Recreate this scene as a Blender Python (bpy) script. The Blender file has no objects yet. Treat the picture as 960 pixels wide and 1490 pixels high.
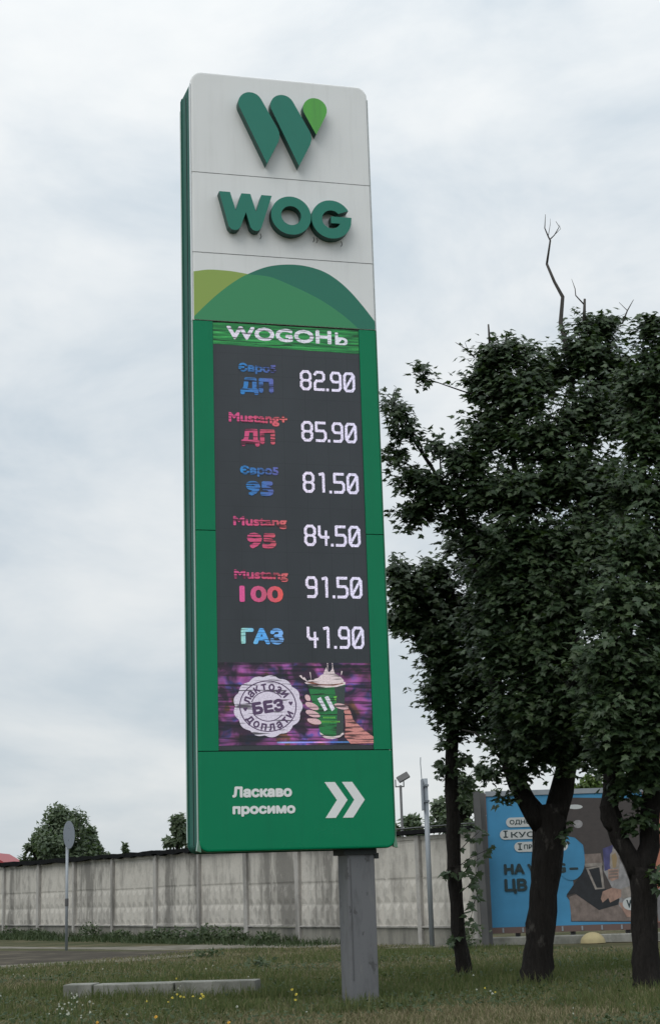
import bpy, bmesh, math, random
import numpy as np
from mathutils import Vector, Matrix, Quaternion
random.seed(7); rng = np.random.default_rng(7)
S = bpy.context.scene
COL = S.collection
R_ = math.radians

# ------------------------------------------------------------------ camera
FPX, PITCH, ROLL, EYE = 2332.255, R_(13.2279), R_(-1.77413), 1.5
f_ = Vector((0, math.cos(PITCH), math.sin(PITCH)))
r0 = Vector((1, 0, 0)); u0 = Vector((0, -math.sin(PITCH), math.cos(PITCH)))
r_ = r0*math.cos(ROLL) + u0*math.sin(ROLL)
u_ = u0*math.cos(ROLL) - r0*math.sin(ROLL)
cd = bpy.data.cameras.new('camera'); cam = bpy.data.objects.new('camera', cd); COL.objects.link(cam)
M = Matrix.Identity(4)
for i in range(3):
    M[i][0] = r_[i]; M[i][1] = u_[i]; M[i][2] = -f_[i]
M[0][3], M[1][3], M[2][3] = 0, 0, EYE
cam.matrix_world = M
cd.sensor_fit = 'VERTICAL'; cd.sensor_height = 24; cd.lens = 24*FPX/1490
cd.clip_start = .1; cd.clip_end = 6000
S.camera = cam

# ------------------------------------------------------------------ sky, sun, exposure
SUN_AZ, SUN_EL = R_(212), R_(52)         # high and behind the viewer's left shoulder, veiled by cloud
w = bpy.data.worlds.new("World"); S.world = w; w.use_nodes = True
nt = w.node_tree; N = nt.nodes; L = nt.links
bg = N['Background']; bg.inputs['Strength'].default_value = .1
def nd(t, **k):
    n = N.new(t)
    for a, b in k.items(): setattr(n, a, b)
    return n
sky = nd('ShaderNodeTexSky', sky_type='NISHITA'); sky.sun_disc = False
sky.sun_elevation = SUN_EL; sky.sun_rotation = SUN_AZ
tc = nd('ShaderNodeTexCoord')
mp = nd('ShaderNodeMapping'); mp.inputs['Scale'].default_value = (4.3, 4.3, 9.0); mp.inputs['Location'].default_value = (7.9, 4.6, 1.15)
L.new(tc.outputs['Generated'], mp.inputs['Vector'])
no = nd('ShaderNodeTexNoise'); no.inputs['Scale'].default_value = 1.0; no.inputs['Detail'].default_value = 6; no.inputs['Roughness'].default_value = .56; no.inputs['Distortion'].default_value = .35
L.new(mp.outputs[0], no.inputs['Vector'])
ramp = nd('ShaderNodeValToRGB'); e = ramp.color_ramp.elements
# overcast: blue-grey thin parts and paler thick parts (values in sky units, x0.1)
ramp.color_ramp.interpolation = 'B_SPLINE'; e[0].position = .30; e[0].color = (.47, .555, .625, 1)
e[1].position = .70; e[1].color = (.845, .86, .855, 1)
m_ = e.new(.50); m_.color = (.665, .715, .75, 1)
L.new(no.outputs['Fac'], ramp.inputs[0])
# elevation term: an overcast sky brightens from horizon to zenith
sx = nd('ShaderNodeSeparateXYZ'); L.new(tc.outputs['Generated'], sx.inputs[0])
el = nd('ShaderNodeValToRGB'); q0 = el.color_ramp.elements; q0[0].position = 0; q0[0].color = (.395,)*3+(1,); q0[1].position = 1; q0[1].color = (.80,)*3+(1,); q1 = q0.new(.5); q1.color = (.515,)*3+(1,)
L.new(sx.outputs['Z'], el.inputs[0])
# veiled sun: soft bright cloud round the sun
sd = Vector((math.sin(SUN_AZ)*math.cos(SUN_EL), math.cos(SUN_AZ)*math.cos(SUN_EL), math.sin(SUN_EL)))
dt = nd('ShaderNodeVectorMath', operation='DOT_PRODUCT'); dt.inputs[1].default_value = sd
nrm = nd('ShaderNodeVectorMath', operation='NORMALIZE'); L.new(tc.outputs['Generated'], nrm.inputs[0]); L.new(nrm.outputs[0], dt.inputs[0])
gl = nd('ShaderNodeMapRange'); gl.interpolation_type = 'SMOOTHSTEP'; gl.inputs[1].default_value = .90; gl.inputs[2].default_value = 1.0; gl.inputs[3].default_value = 1.0; gl.inputs[4].default_value = 1.12
L.new(dt.outputs['Value'], gl.inputs[0])
mu = nd('ShaderNodeMath', operation='MULTIPLY'); L.new(el.outputs[0], mu.inputs[0]); L.new(gl.outputs[0], mu.inputs[1])
mu2 = nd('ShaderNodeMath', operation='MULTIPLY'); mu2.inputs[1].default_value = 21.6; L.new(mu.outputs[0], mu2.inputs[0])
cl = nd('ShaderNodeVectorMath', operation='SCALE'); L.new(ramp.outputs[0], cl.inputs[0]); L.new(mu2.outputs[0], cl.inputs['Scale'])
mix = nd('ShaderNodeMix', data_type='RGBA'); mix.inputs[0].default_value = .93
L.new(sky.outputs[0], mix.inputs[6]); L.new(cl.outputs[0], mix.inputs[7]); L.new(mix.outputs[2], bg.inputs['Color'])

sl = bpy.data.lights.new('sun', 'SUN'); sl.energy = 1.1; sl.angle = R_(45); sl.color = (1, .95, .88)
so = bpy.data.objects.new('sun', sl); COL.objects.link(so); so.location = (10, 0, 40)
so.rotation_euler = (-sd).to_track_quat('-Z', 'Y').to_euler()
S.view_settings.view_transform = 'Standard'; S.view_settings.look = 'None'
S.view_settings.exposure = .15; S.view_settings.gamma = 1; S.view_settings.use_curve_mapping = False

# ------------------------------------------------------------------ helpers
def ray(px, py): return f_ + r_*((px-480)/FPX) - u_*((py-745)/FPX)
def at(px, py, Y):
    d = ray(px, py); return Vector((0, 0, EYE)) + d*(Y/d.y)
def gnd(px, py, z=0):
    d = ray(px, py); return Vector((0, 0, EYE)) + d*((z-EYE)/d.z)
def link(o, parent=None):
    COL.objects.link(o)
    if parent: o.parent = parent
    return o
def tag(o, label=None, cat=None, group=None, kind=None):
    if label: o['label'] = label
    if cat: o['category'] = cat
    if group: o['group'] = group
    if kind: o['kind'] = kind
    return o
def empty(name, loc=(0,0,0), rz=0):
    o = bpy.data.objects.new(name, None); o.empty_display_size = .2; link(o)
    o.location = loc; o.rotation_euler = (0, 0, rz); return o
def obj(name, v, f, mat, parent=None, smooth=False, kind=None):
    m = bpy.data.meshes.new(name); m.from_pydata([tuple(p) for p in v], [], f); m.update()
    if mat: m.materials.append(mat)
    if smooth: m.shade_smooth()
    o = link(bpy.data.objects.new(name, m), parent)
    if kind: o['kind'] = kind
    return o
def share(name, mesh, parent=None, loc=(0,0,0), rot=None, sc=None):
    o = bpy.data.objects.new(name, mesh); link(o, parent); o.location = loc
    if rot is not None: o.rotation_euler = rot
    if sc is not None: o.scale = sc
    return o
class MB:
    def __init__(s): s.v = []; s.f = []
    def add(s, v, f):
        n = len(s.v); s.v += [tuple(p) for p in v]; s.f += [tuple(i+n for i in q) for q in f]
    def box(s, x0, x1, y0, y1, z0, z1):
        s.add([(x0,y0,z0),(x1,y0,z0),(x1,y1,z0),(x0,y1,z0),(x0,y0,z1),(x1,y0,z1),(x1,y1,z1),(x0,y1,z1)],
              [(0,3,2,1),(4,5,6,7),(0,1,5,4),(1,2,6,5),(2,3,7,6),(3,0,4,7)])
    def prism(s, poly, y0, y1):            # polygon in (x,z), counter-clockwise seen from -y; y0 front
        n = len(poly)
        v = [(x, y0, z) for x, z in poly] + [(x, y1, z) for x, z in poly]
        s.add(v, [tuple(range(n)), tuple(range(2*n-1, n-1, -1))] + [(i, i+n, (i+1)%n+n, (i+1)%n) for i in range(n)])
    def flat(s, poly, y):
        s.add([(x, y, z) for x, z in poly], [tuple(range(len(poly)))])
    def tube(s, pts, rad, n=6, cap=True, bump=0):
        pts = [Vector(p) for p in pts]
        if not isinstance(rad, (list, tuple)): rad = [rad]*len(pts)
        rings = []; ref = Vector((.3, .9, .1)).normalized()
        for i, p in enumerate(pts):
            t = (pts[min(i+1, len(pts)-1)] - pts[max(i-1, 0)]).normalized()
            a = t.cross(ref)
            if a.length < .1: a = t.cross(Vector((1, 0, 0)))
            a.normalize(); b = t.cross(a)
            rr = [rad[i]*(1+bump*random.uniform(-1, 1)) for k in range(n)]
            rings.append([p + (a*math.cos(2*math.pi*k/n) + b*math.sin(2*math.pi*k/n))*rr[k] for k in range(n)])
        v = [q for r in rings for q in r]; fs = []
        for i in range(len(pts)-1):
            for k in range(n):
                fs.append((i*n+k, i*n+(k+1)%n, (i+1)*n+(k+1)%n, (i+1)*n+k))
        if cap: fs.append(tuple(range(n-1, -1, -1))); fs.append(tuple(range((len(pts)-1)*n, len(pts)*n)))
        s.add(v, fs)
    def build(s, name, mat, parent=None, smooth=False, kind=None, bevel=0):
        o = obj(name, s.v, s.f, mat, parent, smooth, kind)
        if bevel:
            bm = bmesh.new(); bm.from_mesh(o.data)
            bmesh.ops.bevel(bm, geom=bm.edges[:], offset=bevel, segments=2, profile=.5, affect='EDGES', clamp_overlap=True)
            bm.to_mesh(o.data); bm.free()
        return o
def arc(cx, cz, r, a0, a1, n, rz=None):
    rz = r if rz is None else rz
    return [(cx+r*math.cos(R_(a0+(a1-a0)*i/n)), cz+rz*math.sin(R_(a0+(a1-a0)*i/n))) for i in range(n+1)]
def ell(cx, cz, rx, rz, n=20, rot=0):
    c, s = math.cos(R_(rot)), math.sin(R_(rot)); o = []
    for i in range(n):
        a = 2*math.pi*i/n; x, z = rx*math.cos(a), rz*math.sin(a); o.append((cx+x*c-z*s, cz+x*s+z*c))
    return o

# ---- materials
def mat(name, col, rough=.6, spec=.5, metal=0, coat=0, coat_r=.1, em=None, es=0):
    m = bpy.data.materials.new(name); m.use_nodes = True; b = m.node_tree.nodes['Principled BSDF']
    b.inputs['Base Color'].default_value = (*col, 1); b.inputs['Roughness'].default_value = rough
    b.inputs['Specular IOR Level'].default_value = spec; b.inputs['Metallic'].default_value = metal
    b.inputs['Coat Weight'].default_value = coat; b.inputs['Coat Roughness'].default_value = coat_r
    if em: b.inputs['Emission Color'].default_value = (*em, 1); b.inputs['Emission Strength'].default_value = es
    return m
class NT:
    def __init__(s, m): s.m = m; s.t = m.node_tree; s.b = s.t.nodes['Principled BSDF']
    def n(s, t, **k):
        n = s.t.nodes.new(t)
        for a, b in k.items(): setattr(n, a, b)
        return n
    def l(s, a, b): s.t.links.new(a, b)
    def noise(s, scale=(1,1,1), nscale=1, detail=5, rough=.55, coord='Object', dist=0):
        t = s.n('ShaderNodeTexCoord'); mp = s.n('ShaderNodeMapping'); mp.inputs['Scale'].default_value = scale
        if coord == 'World':
            g = s.n('ShaderNodeNewGeometry'); s.l(g.outputs['Position'], mp.inputs[0])
        else: s.l(t.outputs[coord], mp.inputs[0])
        n = s.n('ShaderNodeTexNoise'); n.inputs['Scale'].default_value = nscale; n.inputs['Detail'].default_value = detail
        n.inputs['Roughness'].default_value = rough; n.inputs['Distortion'].default_value = dist
        s.l(mp.outputs[0], n.inputs['Vector']); return n.outputs['Fac']
    def ramp(s, fac, stops):
        r = s.n('ShaderNodeValToRGB'); e = r.color_ramp.elements
        while len(e) > 1: e.remove(e[-1])
        e[0].position = stops[0][0]; e[0].color = (*stops[0][1], 1)
        for p, c in stops[1:]: q = e.new(p); q.color = (*c, 1)
        s.l(fac, r.inputs[0]); return r.outputs[0]
    def mix(s, fac, a, b, mode='MIX'):
        x = s.n('ShaderNodeMix', data_type='RGBA', blend_type=mode)
        for i, q in ((0, fac), (6, a), (7, b)):
            if hasattr(q, 'links'): s.l(q, x.inputs[i])
            else: x.inputs[i].default_value = q if i == 0 else (*q, 1)
        return x.outputs[2]
    def math(s, op, a, b=0, c=None):
        x = s.n('ShaderNodeMath', operation=op)
        for i, q in enumerate((a, b) if c is None else (a, b, c)):
            if hasattr(q, 'links'): s.l(q, x.inputs[i])
            else: x.inputs[i].default_value = q
        return x.outputs[0]
    def sep(s, coord='Object'):
        t = s.n('ShaderNodeTexCoord'); x = s.n('ShaderNodeSeparateXYZ'); s.l(t.outputs[coord], x.inputs[0]); return x.outputs
    def color(s, o): s.l(o, s.b.inputs['Base Color'])
    def bump(s, fac, dist=.01, st=.5):
        b = s.n('ShaderNodeBump'); b.inputs['Distance'].default_value = dist; b.inputs['Strength'].default_value = st
        s.l(fac, b.inputs['Height']); s.l(b.outputs[0], s.b.inputs['Normal'])

def painted(name, c, dirt, rough=.34, coat=.5, amt=.5, spec=.5):
    m = mat(name, c, rough, spec, coat=coat, coat_r=.16); t = NT(m)
    streak = t.noise((5.5, 5.5, .45), 1.6, 6, .65)
    big = t.noise((.8, .8, .8), 1.0, 3)
    k = t.ramp(streak, [(.50, (0,0,0)), (.78, (amt,amt,amt))])
    col = t.mix(k, c, dirt)
    col = t.mix(t.math('MULTIPLY', big, .16), col, dirt)
    t.color(col); r = t.ramp(big, [(.3, (rough-.06,)*3), (.7, (rough+.1,)*3)]); t.l(r, t.b.inputs['Roughness'])
    t.bump(t.noise((1.5, 1.5, 1.1), 1.0, 2), .03, .35)
    return m
M_white = painted('white_panel_paint', (.80, .81, .81), (.50, .50, .48), amt=.22, coat=.6)
M_green = painted('green_panel_paint', (.0, .215, .095), (.005, .13, .07), amt=.25, coat=.0, rough=.3, spec=.25)
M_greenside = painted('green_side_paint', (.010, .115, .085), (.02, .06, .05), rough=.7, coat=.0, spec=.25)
M_hill_mid = mat('hill_mid_green', (.030, .27, .105), .34, coat=.2, coat_r=.16)
M_hill_dark = mat('hill_deep_green', (.004, .17, .105), .34, coat=.2, coat_r=.16)
M_hill_light = mat('hill_yellow_green', (.28, .40, .075), .34, coat=.2, coat_r=.16)
M_teal = painted('teal_letter_paint', (.0, .190, .130), (.01, .12, .09), coat=.15, amt=.2)
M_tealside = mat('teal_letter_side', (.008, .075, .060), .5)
M_lime = painted('lime_drop_paint', (.08, .42, .04), (.05, .18, .04), coat=.4)
M_edge = mat('green_edge_sheen', (.10, .235, .155), .3, .6, coat=.5)  # green panel edge, with the sky's reflection painted in as a paler tone
M_edgew = mat('pale_edge_white', (.62, .66, .67), .35, .5, coat=.4)
M_dark = mat('dark_gap', (.012, .016, .016), .7)
M_print_white = mat('white_print', (.80, .81, .81), .4, coat=.3)

# screen
M_screen = mat('led_screen_black', (.040, .047, .056), .42, .5)
t = NT(M_screen); q = t.sep(); gx = t.math('MULTIPLY', t.math('FRACT', t.math('MULTIPLY', q[0], 6.25)), 1)
big = t.noise((1.2, 1, .7), 1.0, 3); cc = t.ramp(big, [(.3, (.034,.040,.048)), (.7, (.046,.054,.064))])
sa = t.math('LESS_THAN', t.math('FRACT', t.math('MULTIPLY', q[0], 3.125)), .02); sb = t.math('LESS_THAN', t.math('FRACT', t.math('MULTIPLY', q[2], 3.125)), .02)
t.color(t.mix(t.math('MULTIPLY', t.math('MAXIMUM', sa, sb), .35), cc, (.012, .014, .017)))
t.bump(t.noise((90, 90, 90), 1, 1), .002, .4)
def led(name, stops, es=1.0, drop=.0, u0=.6, u1=1.3, grain=.3, dens=44):
    m = mat(name, (.03, .03, .035), .6, .3); t = NT(m); q = t.sep()
    fac = t.math('DIVIDE', t.math('SUBTRACT', q[0], u0), u1-u0)
    c = t.ramp(fac, stops); t.l(c, t.b.inputs['Emission Color'])
    g = t.noise((42, 1, 60), 1, 1, .3); val = t.math('MULTIPLY_ADD', g, grain*2, 1-grain)
    if drop > 0:
        s = t.noise((2.2, 1, dens), 1, 2, .5)
        mask = t.n('ShaderNodeMapRange'); mask.interpolation_type = 'SMOOTHSTEP'
        t.l(s, mask.inputs[0]); mask.inputs[1].default_value = .34+drop*.12; mask.inputs[2].default_value = .44+drop*.12
        mask.inputs[3].default_value = .12; mask.inputs[4].default_value = 1
        val = t.math('MULTIPLY', val, mask.outputs[0])
    t.l(t.math('MULTIPLY', val, es), t.b.inputs['Emission Strength']); return m
M_price = led('led_white_digits', [(0, (.80, .74, .92)), (1, (.76, .74, .95))], .78, .0, 1.5, 2.4, .85)
M_blue = led('led_blue_text', [(0, (.02, .30, .75)), (.5, (.06, .22, .62)), (1, (.20, .14, .52))], .56, .62)
M_blue2 = led('led_bright_blue_text', [(0, (.35, .72, .62)), (.4, (.08, .40, .90)), (1, (.25, .50, .95))], .75, .25)
M_pink = led('led_pink_text', [(0, (.85, .10, .32)), (.6, (.78, .10, .20)), (1, (.95, .20, .20))], .56, .62)
M_red = led('led_red_text', [(0, (.80, .10, .35)), (.5, (.6, .10, .2)), (1, (1.0, .12, .06))], .66, 0)
M_ledwhite = led('led_white_text', [(0, (.84, .80, .95)), (1, (.80, .84, .92))], .68, .35, .4, 2.3, .5)
# green band with ripples
M_band = mat('led_green_band', (.02, .03, .02), .6, .3); t = NT(M_band)
s = t.noise((1.6, 1, 30), 1, 4, .6, dist=.8)
t.l(t.ramp(s, [(.36, (.004,.035,.015)), (.47, (.010,.15,.045)), (.60, (.03,.30,.07)), (.75, (.08,.48,.15))]), t.b.inputs['Emission Color'])
t.l(t.math('MULTIPLY_ADD', t.noise((80, 1, 80), 1, 1), .9, .35), t.b.inputs['Emission Strength'])
# purple picture
M_pic = mat('led_purple_picture', (.03, .034, .042), .6, .3); t = NT(M_pic); q = t.sep()
st = t.noise((1.1, 1, 26), 1, 3, .55, dist=.3); blob = t.noise((2.3, 1, 2.6), 1, 3, .5, dist=1.0)
hue = t.noise((3.0, 1, 3.4), 1.3, 2)
c = t.ramp(hue, [(.36, (.18,.07,.04)), (.44, (.38,.08,.32)), (.54, (.32,.09,.34)), (.62, (.08,.08,.36)), (.68, (.30,.07,.30))])
a = t.ramp(st, [(.40, (.12,)*3), (.54, (1,)*3)]); b = t.ramp(blob, [(.44, (.06,)*3), (.62, (.85,)*3)])
t.l(c, t.b.inputs['Emission Color']); t.l(t.math('MULTIPLY', t.math('MULTIPLY', a, b), .95), t.b.inputs['Emission Strength'])
def flatled(name, c, s=.7, drop=.25): return led(name, [(0, c), (1, c)], s, drop, 0, 1, .35, 36)
M_badge = flatled('led_badge_white', (.66, .62, .74), .75, .05)
M_badgeink = flatled('led_badge_ink', (.11, .06, .15), .5, 0)
M_cup = flatled('led_cup_green', (.012, .20, .05), .65, .45)
M_cupdark = flatled('led_cup_dark', (.03, .05, .045), .7, 0)
M_skin = flatled('led_skin', (.62, .26, .235), .7, .5)
M_skin2 = flatled('led_skin_pale', (.66, .44, .46), .75, .35)
M_cream = flatled('led_cream', (.68, .58, .60), .8, .25)
M_coffee = flatled('led_coffee', (.26, .10, .07), .7, .3)
M_limeled = flatled('led_lime', (.12, .45, .05), .8, .2)
M_blueline = led('led_bottom_line', [(0, (.03,.03,.05)), (.12, (.35,.5,1)), (.4, (.3,.3,1)), (.48, (1,.4,.8)), (.6, (.1,.2,.7)), (1, (.02,.25,.15))], .7, 0, 1.0, 2.4, .3)

M_pillar = mat('grey_pillar_paint', (.155, .165, .18), .55, .4); t = NT(M_pillar)
p = t.noise((4, 4, 2.2), 1.2, 5, .6); bgm = t.noise((1, 1, .6), .8, 4)
base = t.mix(bgm, (.105, .108, .116), (.155, .158, .168))
p2 = t.noise((3, 3, .7), 2.2, 6, .7); base = t.mix(t.ramp(p2, [(.52, (0,)*3), (.64, (.6,)*3)]), base, (.085, .086, .09)); base = t.mix(t.ramp(p2, [(.30, (.5,)*3), (.42, (0,)*3)]), base, (.20, .195, .19)); t.color(t.mix(t.ramp(p, [(.60, (0,0,0)), (.63, (.9,.9,.9))]), base, (.07, .07, .072))); t.bump(p, .004, .5)

def concrete(name, c0, c1, stain, st_lo=.48, st_hi=.66, sc=(1.6, 1.6, .28)):
    m = mat(name, c0, .88, .2); t = NT(m)
    n1 = t.noise((1, 1, 1), 1.1, 6, .6, 'World'); n2 = t.noise(sc, 1.0, 6, .65, 'World'); n3 = t.noise((1, 1, 1), 14, 4, .6, 'World'); n4 = t.noise((2.4, 2.4, 1.3), 1.3, 5, .7, 'World')
    c = t.mix(n1, c0, c1); c = t.mix(t.ramp(n2, [(st_lo, (0,)*3), (st_hi, (.8,)*3)]), c, stain)
    c = t.mix(t.ramp(n4, [(.50, (0,)*3), (.66, (.55,)*3)]), c, tuple(x*1.25 for x in stain)); c = t.mix(t.ramp(n4, [(.30, (.5,)*3), (.42, (0,)*3)]), c, tuple(x*1.12 for x in c1)); c = t.mix(t.math('MULTIPLY', n3, .35), c, tuple(x*.55 for x in c0)); t.color(c); t.bump(n3, .012, .6); return m
M_wall = concrete('old_concrete_panel', (.50, .475, .43), (.61, .585, .535), (.20, .19, .175), .53, .68)
M_walldirty = concrete('stained_concrete_panel', (.47, .45, .41), (.58, .555, .51), (.13, .125, .115), .47, .60)
M_plinth = concrete('dark_concrete_plinth', (.22, .215, .20), (.30, .29, .24), (.10, .10, .09))
M_post = concrete('concrete_post', (.36, .35, .33), (.46, .445, .42), (.15, .145, .135))
M_kerb = concrete('pale_kerb_concrete', (.24, .24, .22), (.33, .33, .30), (.13, .135, .115), .42, .6, (1.6, 1.6, 1.2))
M_felt = mat('black_roofing_felt', (.016, .017, .018), 1, 0); t = NT(M_felt); n = t.noise((1,1,1), 6, 5, .6, 'World')
t.color(t.mix(n, (.008,.009,.010), (.024,.025,.026))); t.bump(n, .03, .7)
M_tin = mat('grey_tin_coping', (.20, .21, .22), .5, metal=.2)
M_galv = mat('galvanised_steel', (.27, .30, .33), .5, .5, metal=.15); t = NT(M_galv); t.color(t.mix(t.noise((1,1,.3), 5, 5), (.20,.225,.25), (.33,.36,.39)))
M_signback = mat('grey_sign_back', (.26, .29, .33), .55)
M_steel = mat('dark_grey_steel', (.075, .078, .082), .55); t = NT(M_steel); t.color(t.mix(t.noise((1,1,.4), 4, 5), (.045,.047,.05), (.12,.12,.12)))
M_rust = mat('brown_steel_edge', (.13, .085, .075), .7)
M_asphalt = mat('asphalt', (.055, .056, .058), 1, .0); t = NT(M_asphalt)
n = t.noise((1,1,1), .9, 6, .6, 'World'); t.color(t.ramp(n, [(.35, (.062,.057,.050)), (.55, (.082,.075,.063)), (.7, (.125,.112,.088))])); t.bump(t.noise((1,1,1), 40, 3, .6, 'World'), .01, .6)
M_pave = mat('worn_pavement', (.17, .165, .155), 1, .0); t = NT(M_pave)
n = t.noise((1,1,1), 1.6, 7, .65, 'World'); t.color(t.ramp(n, [(.3, (.10,.095,.07)), (.5, (.175,.165,.14)), (.7, (.24,.225,.195))])); t.bump(t.noise((1,1,1), 25, 4, .6, 'World'), .02, .6)
M_ground = mat('soil_and_turf', (.06, .07, .03), .95, .1); t = NT(M_ground)
n = t.noise((1,1,1), .55, 7, .6, 'World'); n2 = t.noise((1,1,1), 7, 5, .6, 'World')
c = t.ramp(n, [(.35, (.055,.066,.028)), (.52, (.085,.084,.044)), (.66, (.15,.13,.078))]); t.color(t.mix(t.math('MULTIPLY', n2, .6), c, (.03,.028,.018))); t.bump(n2, .06, .8)

def leafy(name, c0, c1, c2, trans=.15, rough=.5):
    m = mat(name, c1, rough, .35); t = NT(m)
    g = t.n('ShaderNodeNewGeometry'); n = t.noise((1,1,1), .9, 3, .5, 'World')
    c = t.ramp(g.outputs['Random Per Island'], [(0, c0), (.5, c1), (1, c2)])
    c = t.mix(t.math('MULTIPLY', n, .5), c, c0); t.color(c)
    tr = t.n('ShaderNodeBsdfTranslucent'); t.l(t.mix(.5, c, (.10, .18, .02)), tr.inputs[0])
    mx = t.n('ShaderNodeMixShader'); mx.inputs[0].default_value = trans
    out = t.t.nodes['Material Output']; t.l(t.b.outputs[0], mx.inputs[1]); t.l(tr.outputs[0], mx.inputs[2]); t.l(mx.outputs[0], out.inputs[0]); return m
M_leaf = leafy('maple_leaf', (.020, .040, .017), (.037, .067, .027), (.068, .104, .040), .18, .5)
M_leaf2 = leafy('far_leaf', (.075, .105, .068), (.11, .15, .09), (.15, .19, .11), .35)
M_leaf3 = leafy('bright_green_leaf', (.05, .085, .02), (.09, .15, .03), (.16, .22, .05), .35)  # brighter, yellower leaf green for the trees behind the billboards
M_grass = leafy('grass_blade', (.062, .090, .030), (.104, .124, .046), (.19, .172, .084), .28, .8)
M_drygrass = leafy('dry_grass_blade', (.14, .125, .065), (.22, .185, .11), (.30, .26, .17), .15, .8)
M_weed = leafy('weed_leaf', (.028, .048, .020), (.046, .072, .030), (.078, .10, .048), .15, .7)
M_bark = mat('dark_maple_bark', (.035, .030, .027), .95, .1); t = NT(M_bark)
n = t.noise((1, 1, .22), 16, 6, .65); n2 = t.noise((1, 1, .6), 4, 5, .6)
c = t.mix(n, (.008, .007, .007), (.040, .036, .033)); t.color(t.mix(t.ramp(n2, [(.60, (0,)*3), (.68, (.7,)*3)]), c, (.095, .088, .080))); t.bump(n, .09, 1)
M_deadwood = mat('dead_twig_bark', (.06, .055, .05), .9)
M_yellow = mat('dandelion_yellow', (.58, .47, .06), .7); M_petal = mat('white_petal', (.50, .52, .44), .7)
M_orange = mat('orange_bud', (.62, .33, .03), .7)
M_stem = mat('green_stem', (.05, .085, .03), .7)
M_redroof = mat('red_roof_sheet', (.30, .035, .04), .5); M_house = mat('house_render', (.35, .32, .28), .8)
M_ylw = mat('faded_yellow_concrete', (.42, .33, .12), .8); t = NT(M_ylw); t.color(t.mix(t.noise((1,1,1), 6, 5), (.26,.22,.12), (.40,.34,.18)))
M_lampglass = mat('floodlight_glass', (.16, .17, .18), .3)

# ------------------------------------------------------------------ ground
def sheet(name, pts, z, m, jag=0):
    out = []
    for i, p in enumerate(pts):
        q = pts[(i+1) % len(pts)]; n = max(1, int(math.dist(p, q)/.35)) if jag else 1
        n = min(n, 60)
        for k in range(n):
            s = k/n; out.append((p[0]+(q[0]-p[0])*s + (random.uniform(-jag, jag) if jag else 0), p[1]+(q[1]-p[1])*s + (random.uniform(-jag, jag)*2 if jag else 0), z))
    return tag(obj(name, out, [tuple(range(len(out)))], m), kind='structure')
g = MB(); g.add([(-2500,-2500,0),(2500,-2500,0),(2500,2500,0),(-2500,2500,0)], [(0,1,2,3)])
tag(g.build('ground', M_ground), kind='structure')
WA = Vector((-13.894, 67.751, 0)); WD = Vector((.54670, -.83733, 0)); WN = Vector((-.83733, -.54670, 0))
def wallp(s, off): p = WA + WD*s + WN*off; return (p.x, p.y)
# old footpath that runs along the wall, and the asphalt that leads to it from the left
G2 = lambda x, y: tuple(gnd(x, y)[:2])
sheet('footpath', [G2(-60,1380), G2(100,1381), G2(220,1383), G2(330,1380.5), G2(480,1378.5), G2(640,1377), G2(640,1374), G2(480,1374), G2(330,1374), G2(180,1378), G2(90,1378.5), G2(-60,1377)], .004, M_pave, .05)
sheet('road', [G2(-200,1412), G2(0,1407), G2(70,1403), G2(140,1399), G2(200,1397), G2(250,1393), G2(318,1388), G2(300,1384), G2(180,1385), G2(100,1384), G2(-100,1384.5), G2(-300,1385)], .008, M_asphalt, .06)
sheet('path_edge', [G2(-200,1416.5), G2(0,1411), G2(80,1406), G2(150,1401.5), G2(205,1398.5), G2(260,1394), G2(318,1388), G2(300,1387), G2(200,1394), G2(140,1398), G2(70,1401.5), G2(0,1405.5), G2(-200,1410)], .012, M_pave, .03)
sheet('pavement', [G2(560,1381), G2(640,1379.5), G2(705,1377.5), G2(860,1372), G2(1000,1370), G2(1250,1366), (16, 48), (4.6, 47), (3.2, 45.2), (2.0, 44.0)], .016, M_pave, .04)

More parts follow.
